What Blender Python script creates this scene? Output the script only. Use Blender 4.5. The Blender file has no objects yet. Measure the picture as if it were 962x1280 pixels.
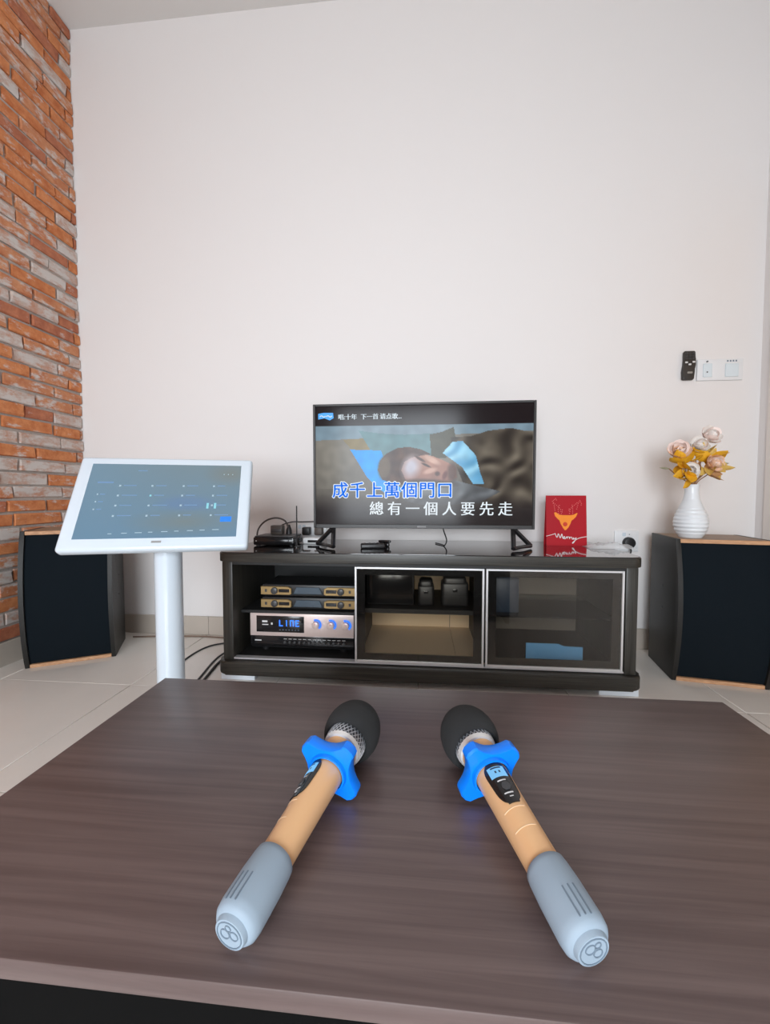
import bpy, bmesh, math, random
from mathutils import Vector, Matrix, noise as mnoise
random.seed(7)
PI = math.pi
S = bpy.context.scene
C = S.collection

# ------------------------------------------------------------------ camera
F_PX, CAM_H = 500.0, 0.80
pitch = math.atan((640 - 618) / F_PX)
yaw = math.atan((526 - 481) / math.hypot(F_PX, 22))
fwd = Vector((-math.sin(yaw) * math.cos(pitch), math.cos(yaw) * math.cos(pitch), -math.sin(pitch)))
rgt = Vector((math.cos(yaw), math.sin(yaw), 0))
upv = rgt.cross(fwd)
cam_d = bpy.data.cameras.new('camera')
cam_d.sensor_fit = 'HORIZONTAL'
cam_d.sensor_width = 36.0
cam_d.lens = F_PX / 962 * 36.0
cam_d.clip_start = 0.02
cam = bpy.data.objects.new('camera', cam_d)
C.objects.link(cam)
m = Matrix((rgt, upv, -fwd)).transposed().to_4x4()
m.translation = Vector((0, 0, CAM_H))
cam.matrix_world = m
S.camera = cam

# ------------------------------------------------------------------ world, lights, exposure
S.view_settings.view_transform = 'Standard'
S.view_settings.look = 'None'
S.view_settings.gamma = 1.0
S.view_settings.use_curve_mapping = False
S.view_settings.exposure = 0.0
w = bpy.data.worlds.new('sky')
S.world = w
w.use_nodes = True
bg = w.node_tree.nodes['Background']
bg.inputs[0].default_value = (0.74, 0.87, 1.0, 1)
bg.inputs[1].default_value = 2.2

# room: x -1.95 .. 1.665, y -2.6 .. 2.157, z 0 .. 3.36
XL, XR, YB, YF, ZC = -1.95, 1.665, 2.157, -2.6, 3.36
WX0, WX1, WZ0, WZ1 = -1.35, 0.65, 0.30, 2.15      # window in the wall behind the camera


def area(name, loc, rot, sx, sy, power, col):
    l = bpy.data.lights.new(name, 'AREA')
    l.shape = 'RECTANGLE'
    l.size, l.size_y, l.energy, l.color = sx, sy, power, col
    o = bpy.data.objects.new(name, l)
    o.location = loc
    o.rotation_euler = rot
    C.objects.link(o)
    return o


# daylight coming in through the window opening (the lamp fills the opening, facing into the room)
wl_ = area('window_daylight', ((WX0 + WX1) / 2, YF - 0.10, (WZ0 + WZ1) / 2), (PI / 2 - .10, 0, 0),
     WX1 - WX0 - .1, WZ1 - WZ0 - .1, 77, (0.90, 0.95, 1.0))
wl_.data.spread = math.radians(125)   # lamp narrowed so the far wall dims toward its top and corners

# ------------------------------------------------------------------ materials
MATS = {}


def srgb(r, g, b):
    def f(c):
        c /= 255
        return c / 12.92 if c <= 0.04045 else ((c + 0.055) / 1.055) ** 2.4
    return (f(r), f(g), f(b), 1)


def mat(name, col, rough=0.5, metal=0.0, spec=0.5, coat=0.0, emit=None, estr=1.0, bump=0.0, bscale=200, var=0.0):
    if name in MATS:
        return MATS[name]
    M = bpy.data.materials.new(name)
    M.use_nodes = True
    nt = M.node_tree
    b = nt.nodes['Principled BSDF']
    b.inputs['Base Color'].default_value = col
    b.inputs['Roughness'].default_value = rough
    b.inputs['Metallic'].default_value = metal
    b.inputs['Specular IOR Level'].default_value = spec
    b.inputs['Coat Weight'].default_value = coat
    if emit:
        b.inputs['Emission Color'].default_value = emit
        b.inputs['Emission Strength'].default_value = estr
    if bump or var:
        g = nt.nodes.new('ShaderNodeNewGeometry')
        n = nt.nodes.new('ShaderNodeTexNoise')
        n.inputs['Scale'].default_value = bscale
        n.inputs['Detail'].default_value = 4
        nt.links.new(g.outputs['Position'], n.inputs['Vector'])
        if bump:
            bp = nt.nodes.new('ShaderNodeBump')
            bp.inputs['Strength'].default_value = bump
            bp.inputs['Distance'].default_value = 0.002
            nt.links.new(n.outputs['Fac'], bp.inputs['Height'])
            nt.links.new(bp.outputs['Normal'], b.inputs['Normal'])
        if var:
            mx = nt.nodes.new('ShaderNodeMix')
            mx.data_type = 'RGBA'
            mx.inputs['A'].default_value = tuple(c * (1 - var) for c in col[:3]) + (1,)
            mx.inputs['B'].default_value = tuple(min(1, c * (1 + var)) for c in col[:3]) + (1,)
            nt.links.new(n.outputs['Fac'], mx.inputs['Factor'])
            nt.links.new(mx.outputs['Result'], b.inputs['Base Color'])
    MATS[name] = M
    return M


def emis(name, col, s=1.0):
    return mat(name, (0.01, 0.01, 0.01, 1), 0.3, emit=col, estr=s)


def wood_mat(name, dark, light, rough, scale=(1.2, 22, 22), coat=0.0, bump=0.12):
    """stretched-noise grain running along X"""
    M = bpy.data.materials.new(name)
    M.use_nodes = True
    nt = M.node_tree
    b = nt.nodes['Principled BSDF']
    g = nt.nodes.new('ShaderNodeNewGeometry')
    mp = nt.nodes.new('ShaderNodeMapping')
    mp.inputs['Scale'].default_value = scale
    n = nt.nodes.new('ShaderNodeTexNoise')
    n.inputs['Scale'].default_value = 3.0
    n.inputs['Detail'].default_value = 8
    n.inputs['Roughness'].default_value = 0.62
    n.inputs['Distortion'].default_value = 0.6
    cr = nt.nodes.new('ShaderNodeValToRGB')
    cr.color_ramp.elements[0].position = 0.34
    cr.color_ramp.elements[1].position = 0.68
    cr.color_ramp.elements[0].color = dark
    cr.color_ramp.elements[1].color = light
    bp = nt.nodes.new('ShaderNodeBump')
    bp.inputs['Strength'].default_value = bump
    bp.inputs['Distance'].default_value = 0.001
    L = nt.links.new
    L(g.outputs['Position'], mp.inputs['Vector'])
    L(mp.outputs['Vector'], n.inputs['Vector'])
    L(n.outputs['Fac'], cr.inputs['Fac'])
    L(cr.outputs['Color'], b.inputs['Base Color'])
    L(n.outputs['Fac'], bp.inputs['Height'])
    L(bp.outputs['Normal'], b.inputs['Normal'])
    b.inputs['Roughness'].default_value = rough
    b.inputs['Coat Weight'].default_value = coat
    MATS[name] = M
    return M


def brick_mat(name, c1, c2, wash, amount):
    """fired clay with patches of whitewash; the noise runs over the wall, so each brick differs"""
    M = bpy.data.materials.new(name)
    M.use_nodes = True
    nt = M.node_tree
    b = nt.nodes['Principled BSDF']
    g = nt.nodes.new('ShaderNodeNewGeometry')
    n1 = nt.nodes.new('ShaderNodeTexNoise')
    n1.inputs['Scale'].default_value = 19
    n1.inputs['Detail'].default_value = 9
    n1.inputs['Roughness'].default_value = 0.68
    n2 = nt.nodes.new('ShaderNodeTexNoise')
    n2.inputs['Scale'].default_value = 20
    n2.inputs['Detail'].default_value = 9
    n2.inputs['Roughness'].default_value = 0.7
    mp = nt.nodes.new('ShaderNodeMapping')
    mp.inputs['Scale'].default_value = (1, 0.6, 1.3)
    r1 = nt.nodes.new('ShaderNodeValToRGB')
    r1.color_ramp.elements[0].position = 0.35
    r1.color_ramp.elements[1].position = 0.65
    r1.color_ramp.elements[0].color = c1
    r1.color_ramp.elements[1].color = c2
    r2 = nt.nodes.new('ShaderNodeValToRGB')
    r2.color_ramp.elements[0].position = 0.78 - amount
    r2.color_ramp.elements[1].position = 0.90 - amount
    mx = nt.nodes.new('ShaderNodeMix')
    mx.data_type = 'RGBA'
    mx.inputs['B'].default_value = wash
    bp = nt.nodes.new('ShaderNodeBump')
    bp.inputs['Strength'].default_value = 0.5
    bp.inputs['Distance'].default_value = 0.004
    L = nt.links.new
    L(g.outputs['Position'], n1.inputs['Vector'])
    L(g.outputs['Position'], mp.inputs['Vector'])
    L(mp.outputs['Vector'], n2.inputs['Vector'])
    L(n1.outputs['Fac'], r1.inputs['Fac'])
    L(n2.outputs['Fac'], r2.inputs['Fac'])
    L(r1.outputs['Color'], mx.inputs['A'])
    L(r2.outputs['Color'], mx.inputs['Factor'])
    L(mx.outputs['Result'], b.inputs['Base Color'])
    L(n2.outputs['Fac'], bp.inputs['Height'])
    L(bp.outputs['Normal'], b.inputs['Normal'])
    b.inputs['Roughness'].default_value = 0.85
    MATS[name] = M
    return M


def glass_mat(name, tint, gloss_rough=0.0):
    """thin pane: tinted see-through plus a Fresnel mirror reflection"""
    M = bpy.data.materials.new(name)
    M.use_nodes = True
    nt = M.node_tree
    nt.nodes.clear()
    out = nt.nodes.new('ShaderNodeOutputMaterial')
    tr = nt.nodes.new('ShaderNodeBsdfTransparent')
    tr.inputs[0].default_value = tint
    gl = nt.nodes.new('ShaderNodeBsdfGlossy')
    gl.inputs['Roughness'].default_value = gloss_rough
    fr = nt.nodes.new('ShaderNodeFresnel')
    fr.inputs['IOR'].default_value = 1.5
    mx = nt.nodes.new('ShaderNodeMixShader')
    nt.links.new(fr.outputs[0], mx.inputs[0])
    nt.links.new(tr.outputs[0], mx.inputs[1])
    nt.links.new(gl.outputs[0], mx.inputs[2])
    nt.links.new(mx.outputs[0], out.inputs[0])
    MATS[name] = M
    return M


def picture_mat(name, strength, rough=0.12, spec=.5):
    """a lit screen: emission from the painted colour attribute under a glossy front"""
    M = bpy.data.materials.new(name)
    M.use_nodes = True
    nt = M.node_tree
    b = nt.nodes['Principled BSDF']
    b.inputs['Base Color'].default_value = (0.006, 0.006, 0.0065, 1)
    b.inputs['Specular IOR Level'].default_value = spec
    b.inputs['Roughness'].default_value = rough
    a = nt.nodes.new('ShaderNodeVertexColor')
    a.layer_name = 'picture'
    nt.links.new(a.outputs['Color'], b.inputs['Emission Color'])
    b.inputs['Emission Strength'].default_value = strength
    MATS[name] = M
    return M


WALL = mat('wall_paint', (0.80, 0.772, 0.758, 1), 0.62, bump=0.05, bscale=300)
CEIL = mat('ceiling_paint', (0.74, 0.73, 0.71, 1), 0.8)
MORTAR = mat('mortar', srgb(176, 166, 158), 0.9, bump=0.6, bscale=90, var=0.25)
TILE = mat('floor_tile_glaze', (0.80, 0.755, 0.70, 1), 0.14, bscale=6, var=0.05)
GROUT = mat('grout', (0.30, 0.27, 0.24, 1), 0.85)
SKIRT = mat('skirting_tile', (0.50, 0.44, 0.38, 1), 0.3, bscale=12, var=0.06)
TRIMW = mat('trim_paint', (0.80, 0.74, 0.69, 1), 0.5)
DOORW = wood_mat('door_veneer', srgb(222, 188, 156), srgb(236, 208, 180), 0.45, (22, 22, 1.2))
TABLEB = mat('table_body_black', (0.003, 0.003, 0.003, 1), 0.9, spec=0.1)
TABLE = wood_mat('wenge_laminate', srgb(84, 69, 67), srgb(106, 90, 87), 0.34, (0.7, 24, 24), bump=0.05)
BLACKIN = mat('black_interior', (0.012, 0.012, 0.012, 1), 0.6)
OAK = wood_mat('black_oak', srgb(30, 29, 26), srgb(62, 59, 52), 0.38, (1.0, 40, 40), bump=0.2)
OAKV = wood_mat('black_oak_upright', srgb(34, 33, 30), srgb(66, 64, 58), 0.38, (40, 40, 1.0), bump=0.2)
GLOSSTOP = mat('gloss_black_top', (0.012, 0.011, 0.011, 1), 0.06, coat=0.6)
GREYIN = mat('grey_back_board', srgb(104, 98, 90), 0.6)
TANIN = mat('tan_board', srgb(244, 220, 186), 0.6)
ALU = mat('aluminium', (0.80, 0.80, 0.81, 1), 0.32, metal=0.55)
STEEL = mat('steel', (0.6, 0.6, 0.62, 1), 0.3, metal=1.0)
SMOKE = glass_mat('smoked_glass', (0.965, 0.945, 0.91, 1))
SHELFG = glass_mat('shelf_glass', (0.80, 0.86, 0.84, 1))
CLEARP = mat('clear_film', (0.85, 0.88, 0.90, 1), 0.25)
CLEARP.node_tree.nodes['Principled BSDF'].inputs['Alpha'].default_value = 0.45
WINGL = glass_mat('window_glass', (0.97, 0.98, 0.98, 1))
WHITEP = mat('white_plastic', (0.80, 0.81, 0.82, 1), 0.35)
WHITEG = mat('white_gloss', (0.64, 0.72, 0.79, 1), 0.22, coat=0.3)
WHITEBLK = mat('white_foot_paint', (0.78, 0.84, 0.90, 1), 0.5)
BLACKP = mat('black_plastic', (0.016, 0.016, 0.017, 1), 0.42)
BLACKG = mat('black_gloss_plastic', (0.010, 0.010, 0.011, 1), 0.15)
DARKGREY = mat('dark_grey_plastic', (0.05, 0.05, 0.052, 1), 0.4)
RUBBER = mat('black_cable_rubber', (0.02, 0.02, 0.02, 1), 0.5)
GRILLE = mat('speaker_cloth', (0.006, 0.010, 0.014, 1), 0.9, spec=0.12, bump=0.6, bscale=900)
SPKSIDE = mat('speaker_vinyl', (0.015, 0.0145, 0.013, 1), 0.45, spec=.35, bump=0.3, bscale=500)
SPKTOP = wood_mat('speaker_top_veneer', srgb(132, 108, 88), srgb(166, 138, 112), 0.5, (3, 30, 30))
SPKEDGE = wood_mat('speaker_chipboard', srgb(176, 130, 94), srgb(210, 164, 124), 0.6, (3, 30, 30))
FOAM = mat('black_foam', (0.022, 0.023, 0.024, 1), 0.95, bump=0.9, bscale=1400)
GOLDM = mat('champagne_gold', srgb(240, 192, 142), 0.36, metal=0.22)
GOLDR = mat('receiver_gold', srgb(166, 139, 94), 0.38, metal=0.5)
GOLDD = mat('gold_seam', srgb(252, 222, 186), 0.4, metal=0.2)
GREYRUB = mat('grey_silicone', srgb(150, 166, 180), 0.6, spec=.3)
GREYRUBD = mat('grey_silicone_groove', srgb(112, 128, 142), 0.6)
BLUERUB = mat('blue_silicone', srgb(0, 128, 250), 0.36)
SILVER = mat('silver_collar', (0.90, 0.89, 0.87, 1), 0.3, metal=0.35)
MESHM = mat('steel_mesh', (0.62, 0.64, 0.68, 1), 0.35, metal=0.7, bump=0.0)
MESHDK = mat('mesh_hole', (0.06, 0.06, 0.07, 1), 0.7)
LCD = emis('lit_display', srgb(120, 190, 240), 1.0)
LCDDK = mat('display_ink', srgb(20, 40, 70), 0.4)
PRINTW = mat('white_print', (0.72, 0.72, 0.72, 1), 0.5)
RED = mat('red_card_stock', srgb(172, 0, 24), 0.5, spec=.3)
ORANGE = mat('orange_print', srgb(248, 142, 22), 0.5)
REDDK = mat('nose_print', srgb(205, 50, 10), 0.5)
PINKP = mat('pink_print', srgb(226, 120, 116), 0.5)
CERAM = mat('white_ceramic', (0.78, 0.82, 0.85, 1), 0.28)
PETAL1 = mat('pale_pink_petal', srgb(255, 236, 228), 0.7)
PETAL2 = mat('peach_petal', srgb(244, 206, 176), 0.7)
PETAL3 = mat('white_petal', srgb(244, 238, 232), 0.7)
LEAFY = mat('yellow_leaf', srgb(222, 166, 30), 0.6, bscale=60, var=0.25)
LEAFO = mat('ochre_leaf', srgb(214, 178, 92), 0.6, bscale=60, var=0.25)
LEAFT = mat('tan_leaf', srgb(196, 146, 96), 0.6, bscale=60, var=0.2)
STEM = mat('stem', srgb(150, 110, 74), 0.6)
BUD = mat('grey_green_bud', srgb(140, 138, 112), 0.6)
AMPF = mat('amp_silver_face', srgb(224, 206, 200), 0.34, metal=0.25)
BLUEBOX = mat('light_blue_card', srgb(104, 176, 232), 0.6)
NAVY = mat('reflection_navy', srgb(30, 44, 62), 0.5)
BLUELED = emis('blue_led', srgb(40, 110, 255), 2.2)
BLUELED2 = emis('blue_ring_light', srgb(40, 120, 255), 1.3)
GREEN = emis('green_led', srgb(120, 255, 120), 1.0)


# ------------------------------------------------------------------ mesh helpers
def bm_new():
    return bmesh.new()


def box(bm, c, s, bev=0.0, seg=2, M=None):
    r = bmesh.ops.create_cube(bm, size=1.0)
    vs = r['verts']
    for v in vs:
        v.co = Vector((v.co.x * s[0] + c[0], v.co.y * s[1] + c[1], v.co.z * s[2] + c[2]))
    if bev > 0:
        es = list({e for v in vs for e in v.link_edges})
        r2 = bmesh.ops.bevel(bm, geom=es, offset=bev, segments=seg, affect='EDGES', profile=0.5)
        vs = list({v for f in r2['faces'] for v in f.verts} | {v for v in vs if v.is_valid})
    if M:
        for v in vs:
            v.co = M @ v.co
    return bm


def bb(bm, x0, x1, y0, y1, z0, z1, bev=0.0, seg=2):
    return box(bm, ((x0 + x1) / 2, (y0 + y1) / 2, (z0 + z1) / 2), (x1 - x0, y1 - y0, z1 - z0), bev, seg)


def lathe(bm, prof, n=32, axis='Z', cap0=True, cap1=True, M=None):
    """prof: (t, r) along the axis"""
    rings = []
    for t, r in prof:
        ring = []
        for k in range(n):
            a = 2 * PI * k / n
            x, y = r * math.cos(a), r * math.sin(a)
            p = Vector((x, y, t)) if axis == 'Z' else Vector((x, t, -y)) if axis == 'Y' else Vector((t, x, y))
            ring.append(bm.verts.new(M @ p if M else p))
        rings.append(ring)
    for a, b in zip(rings, rings[1:]):
        for k in range(n):
            bm.faces.new((a[k], a[(k + 1) % n], b[(k + 1) % n], b[k]))
    if cap0:
        bm.faces.new(list(reversed(rings[0])))
    if cap1:
        bm.faces.new(rings[-1])
    return bm


def tube(bm, pts, r, n=8, sub=6, taper=None):
    """round cable through control points (Catmull-Rom)"""
    P = [Vector(p) for p in pts]
    if sub > 1 and len(P) > 2:
        Q = []
        E = [2 * P[0] - P[1]] + P + [2 * P[-1] - P[-2]]
        for i in range(1, len(E) - 2):
            p0, p1, p2, p3 = E[i - 1:i + 3]
            for k in range(sub):
                t = k / sub
                Q.append(0.5 * (2 * p1 + (p2 - p0) * t + (2 * p0 - 5 * p1 + 4 * p2 - p3) * t * t
                                + (3 * p1 - p0 - 3 * p2 + p3) * t ** 3))
        Q.append(P[-1])
        P = Q
    rings = []
    ref = Vector((0, 0, 1))
    for i, p in enumerate(P):
        d = (P[min(i + 1, len(P) - 1)] - P[max(i - 1, 0)]).normalized()
        if abs(d.dot(ref)) > 0.97:
            ref = Vector((1, 0, 0)) if abs(d.x) < 0.9 else Vector((0, 1, 0))
        a = d.cross(ref).normalized()
        b = a.cross(d).normalized()
        ref = b
        rr = r if taper is None else r + (taper - r) * i / (len(P) - 1)
        rings.append([bm.verts.new(p + rr * (a * math.cos(2 * PI * k / n) + b * math.sin(2 * PI * k / n))) for k in range(n)])
    for a, b in zip(rings, rings[1:]):
        for k in range(n):
            bm.faces.new((a[k], a[(k + 1) % n], b[(k + 1) % n], b[k]))
    bm.faces.new(list(reversed(rings[0])))
    bm.faces.new(rings[-1])
    return bm


def prism(bm, poly, t0, t1, plane='XY', bev=0.0, seg=2):
    """extrude a 2D outline; plane XY -> along Z, XZ -> along Y, YZ -> along X"""
    def P(a, b, t):
        return {'XY': (a, b, t), 'XZ': (a, t, b), 'YZ': (t, a, b)}[plane]
    v0 = [bm.verts.new(P(a, b, t0)) for a, b in poly]
    v1 = [bm.verts.new(P(a, b, t1)) for a, b in poly]
    f0 = bm.faces.new(v0)
    f1 = bm.faces.new(list(reversed(v1)))
    n = len(poly)
    for i in range(n):
        bm.faces.new((v0[i], v1[i], v1[(i + 1) % n], v0[(i + 1) % n]))
    if bev:
        es = list(f0.edges) + list(f1.edges)
        bmesh.ops.bevel(bm, geom=es, offset=bev, segments=seg, affect='EDGES', profile=0.5)
    return bm


def obj(name, bm, material, parent=None, smooth=40, loc=None, rot=None):
    bmesh.ops.recalc_face_normals(bm, faces=bm.faces[:])
    me = bpy.data.meshes.new(name)
    bm.to_mesh(me)
    bm.free()
    if smooth:
        me.shade_smooth()
        try:
            me.set_sharp_from_angle(angle=math.radians(smooth))
        except Exception:
            pass
    me.materials.append(material)
    o = bpy.data.objects.new(name, me)
    C.objects.link(o)
    if parent:
        o.parent = parent
    if loc:
        o.location = loc
    if rot:
        o.rotation_euler = rot
    return o


def inst(name, me, parent=None, loc=(0, 0, 0), rot=(0, 0, 0), scale=(1, 1, 1)):
    o = bpy.data.objects.new(name, me)
    C.objects.link(o)
    o.parent = parent
    o.location, o.rotation_euler, o.scale = loc, rot, scale
    return o


def bxo(name, x0, x1, y0, y1, z0, z1, material, parent=None, bev=0.0, seg=2):
    return obj(name, bb(bm_new(), x0, x1, y0, y1, z0, z1, bev, seg), material, parent)


def tag(o, label, cat, group=None):
    o['label'] = label
    o['category'] = cat
    if group:
        o['group'] = group
    return o


def thing(name, label, cat, loc=(0, 0, 0), rotz=0, group=None):
    o = bpy.data.objects.new(name, None)
    o.empty_display_size = 0.05
    C.objects.link(o)
    o.location = loc
    o.rotation_euler = (0, 0, rotz)
    return tag(o, label, cat, group)


def struct(o):
    o['kind'] = 'structure'
    return o


def text(name, body, size, material, parent, loc, rot=(PI / 2, 0, 0), extrude=0.0002, offset=0.0, shear=0.0, align='LEFT', sx=1.0):
    cu = bpy.data.curves.new(name, 'FONT')
    cu.body = body
    cu.size = size
    cu.extrude = extrude
    cu.offset = offset
    cu.shear = shear
    cu.align_x = align
    cu.resolution_u = 4
    t = bpy.data.objects.new(name, cu)
    C.objects.link(t)
    bpy.context.view_layer.update()
    dg = bpy.context.evaluated_depsgraph_get()
    me = bpy.data.meshes.new_from_object(t.evaluated_get(dg))
    bpy.data.objects.remove(t)
    me.materials.clear()
    me.materials.append(material)
    o = bpy.data.objects.new(name, me)
    C.objects.link(o)
    o.parent = parent
    o.location, o.rotation_euler = loc, rot
    o.scale = (sx, 1, 1)
    return o


def picture(name, nx, ny, wid, hei, fn, material, parent, loc, rot=(PI / 2, 0, 0)):
    """a flat grid centred on loc whose colour attribute holds fn(u, v) in sRGB (v runs down)"""
    vs, cols = [], []
    for j in range(ny + 1):
        for i in range(nx + 1):
            u, v = i / nx, j / ny
            vs.append(((u - .5) * wid, (.5 - v) * hei, 0))
            cols.extend(srgb(*[max(0, min(255, c)) for c in fn(u, v)]))
    fs = [(j * (nx + 1) + i, (j + 1) * (nx + 1) + i, (j + 1) * (nx + 1) + i + 1, j * (nx + 1) + i + 1)
          for j in range(ny) for i in range(nx)]
    me = bpy.data.meshes.new(name)
    me.from_pydata(vs, [], fs)
    ca = me.color_attributes.new('picture', 'FLOAT_COLOR', 'POINT')
    ca.data.foreach_set('color', cols)
    me.materials.append(material)
    o = bpy.data.objects.new(name, me)
    C.objects.link(o)
    o.parent = parent
    o.location, o.rotation_euler = loc, rot
    return o


# ------------------------------------------------------------------ the room
T = 0.12
floor = struct(bxo('floor', XL - T, XR + T, YF - T, YB + T, -0.10, -0.008, GROUT))
xs = [XL]
x = -1.21 - 0.6 * 2
while x < XR:
    if x > XL + .01:
        xs.append(x)
    x += 0.6
xs.append(XR)
ys = [YF]
y = 1.545 - 0.6 * 7
while y < YB - .03:
    if y > YF + .01:
        ys.append(y)
    y += 0.6
ys.append(YB)
tile_mesh = {}
for i in range(len(xs) - 1):
    for j in range(len(ys) - 1):
        a, b = xs[i + 1] - xs[i] - 0.003, ys[j + 1] - ys[j] - 0.003
        key = (round(a, 3), round(b, 3))
        if key not in tile_mesh:
            t = bxo('tile', -a / 2, a / 2, -b / 2, b / 2, -0.008, 0.0, TILE, None, 0.0012, 1)
            tile_mesh[key] = t.data
            bpy.data.objects.remove(t)
        inst('tile', tile_mesh[key], floor, ((xs[i] + xs[i + 1]) / 2, (ys[j] + ys[j + 1]) / 2, 0))

struct(bxo('ceiling', XL - T, XR + T, YF - T, YB + T, ZC, ZC + .1, CEIL))
struct(bxo('wall_back', XL - T, XR + T, YB, YB + T, -0.008, ZC, WALL))
struct(bxo('wall_right', XR, XR + T, YF, YB, -0.008, ZC, WALL))
wf = bm_new()
bb(wf, XL - T, WX0, YF - T, YF, -0.008, ZC)
bb(wf, WX1, XR + T, YF - T, YF, -0.008, ZC)
bb(wf, WX0, WX1, YF - T, YF, -0.008, WZ0)
bb(wf, WX0, WX1, YF - T, YF, WZ1, ZC)
struct(obj('wall_front', wf, WALL))
win = bm_new()
fr = 0.05
for (a, b, c, d) in ((WX0, WX0 + fr, WZ0, WZ1), (WX1 - fr, WX1, WZ0, WZ1), (WX0, WX1, WZ0, WZ0 + fr), (WX0, WX1, WZ1 - fr, WZ1)):
    bb(win, a, b, YF - .06, YF - .02, c, d)
window = struct(obj('window_1', win, WHITEP))
bxo('mullion', (WX0 + WX1) / 2 - .025, (WX0 + WX1) / 2 + .025, YF - .06, YF - .02, WZ0 + fr, WZ1 - fr, WHITEP, window)

# brick wall: mortar bed with bricks standing proud
wl = struct(bxo('wall_left', XL - T, XL, YF, YB, -0.008, ZC, MORTAR))
WASH = srgb(204, 195, 189)
BR = [brick_mat('brick_orange', srgb(186, 104, 58), srgb(216, 142, 92), WASH, 0.21),
      brick_mat('brick_terracotta', srgb(160, 92, 66), srgb(194, 122, 88), WASH, 0.19),
      brick_mat('brick_washed', srgb(190, 134, 106), srgb(192, 176, 166), WASH, 0.35),
      brick_mat('brick_mixed', srgb(184, 110, 72), srgb(206, 144, 104), WASH, 0.285)]
CH = 0.0664


def brick_geo(rnd):
    """one brick, unit size, front face to +X; edges broken a little"""
    def j(s):
        return rnd.uniform(-s, s)
    base = [(-.5, -.5), (.5, -.5), (.5, .5), (-.5, .5)]
    vs, fs = [], []
    for (dx, ins) in ((0.0, 0.0), (0.62, 0.0), (1.0, 0.055)):
        for (a, b) in base:
            sa, sb = (1 if a > 0 else -1), (1 if b > 0 else -1)
            ia, ib = ins * .28, ins * 1.3
            vs.append((dx + (j(.12) if dx == 1.0 else 0), a - sa * ia + (j(.022) if dx else 0), b - sb * ib + (j(.075) if dx else 0)))
    for k in (0, 4):
        for q in range(4):
            fs.append((k + q, k + (q + 1) % 4, k + 4 + (q + 1) % 4, k + 4 + q))
    fs.append((8, 9, 10, 11))
    return vs, fs


rb = random.Random(21)
variants = {}
for vi in range(6):
    vs, fs = brick_geo(rb)
    for mi in range(4):
        me = bpy.data.meshes.new('brick')
        me.from_pydata(vs, [], fs)
        me.materials.append(BR[mi])
        variants[vi, mi] = me
far_v, far_f, far_m = [], [], []
nrow = int((ZC - 0.11) / CH)
z0 = 0.112
recent = [0, 0, 0, 0]
singles = []
for r in range(nrow + 1):
    zc = z0 + r * CH + CH / 2
    hgt = min(CH - 0.0105, (ZC - zc) * 2 - .004)
    if hgt < .02:
        continue
    y = YB - (0.02 if r % 2 else 0.12) - rb.uniform(0, 0.07)
    first = True
    ends = [(YB - 0.004, y + 0.008)]
    while y > YF + 0.02:
        ln = rb.choice((0.19, 0.21, 0.235, 0.245, 0.255, 0.15))
        ends.append((y, max(y - ln, YF + .004)))
        y -= ln + rb.uniform(0.009, 0.016)
    for (ya, yb) in ends:
        if ya - yb < 0.012:
            continue
        mi = rb.choices((0, 1, 2, 3), (32, 13, 27, 28))[0]
        vi = rb.randrange(6)
        loc = (XL, (ya + yb) / 2, zc + rb.uniform(-.002, .002))
        dep = rb.uniform(0.007, 0.017)
        sc = (dep, ya - yb, hgt * rb.uniform(0.90, 1.02))
        flip = rb.choice((0, 1))
        if (ya + yb) / 2 > 1.30 and len(singles) < 300:
            singles.append(inst('brick', variants[vi, mi], wl, loc, (PI if flip else 0, 0, 0), sc))
        else:
            me = variants[vi, mi]
            k0 = len(far_v)
            for v in me.vertices:
                far_v.append((loc[0] + v.co.x * sc[0], loc[1] + v.co.y * sc[1], loc[2] + v.co.z * sc[2]))
            for p in me.polygons:
                far_f.append([k0 + q for q in p.vertices])
                far_m.append(mi)
me = bpy.data.meshes.new('bricks_beyond')
me.from_pydata(far_v, [], far_f)
for b_ in BR:
    me.materials.append(b_)
me.polygons.foreach_set('material_index', far_m)
far = inst('bricks_beyond', me, wl)
far['kind'] = 'stuff'

# skirting tiles
bs = struct(bxo('baseboard_back', XL + .012, XR, YB - 0.009, YB, 0.0, 0.104, GROUT))
cuts = [XL + .012, -1.80, -1.20, -0.60, 0.0, 0.60, 1.20, XR]
for a, b in zip(cuts, cuts[1:]):
    bxo('tile', a + .001, b - .001, YB - 0.012, YB - .002, 0.0, 0.106, SKIRT, bs, 0.0015, 1)
bs = struct(bxo('baseboard_left', XL, XL + .018, YF, YB - .012, 0.0, 0.108, GROUT))
y = YB - .012
while y > YF + .05:
    y2 = max(y - 0.6, YF)
    bxo('tile', XL + .002, XL + .021, y2 + .001, y - .001, 0.0, 0.110, SKIRT, bs, 0.0015, 1)
    y = y2
bs = struct(bxo('baseboard_right', XR - .009, XR, 1.06 - 1.6 + .5, 1.0, 0.0, 0.104, GROUT))
bxo('tile', XR - .012, XR - .002, -.04, .5, 0.0, 0.106, SKIRT, bs, 0.0015, 1)
bxo('tile', XR - .012, XR - .002, .502, 1.0, 0.0, 0.106, SKIRT, bs, 0.0015, 1)

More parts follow.
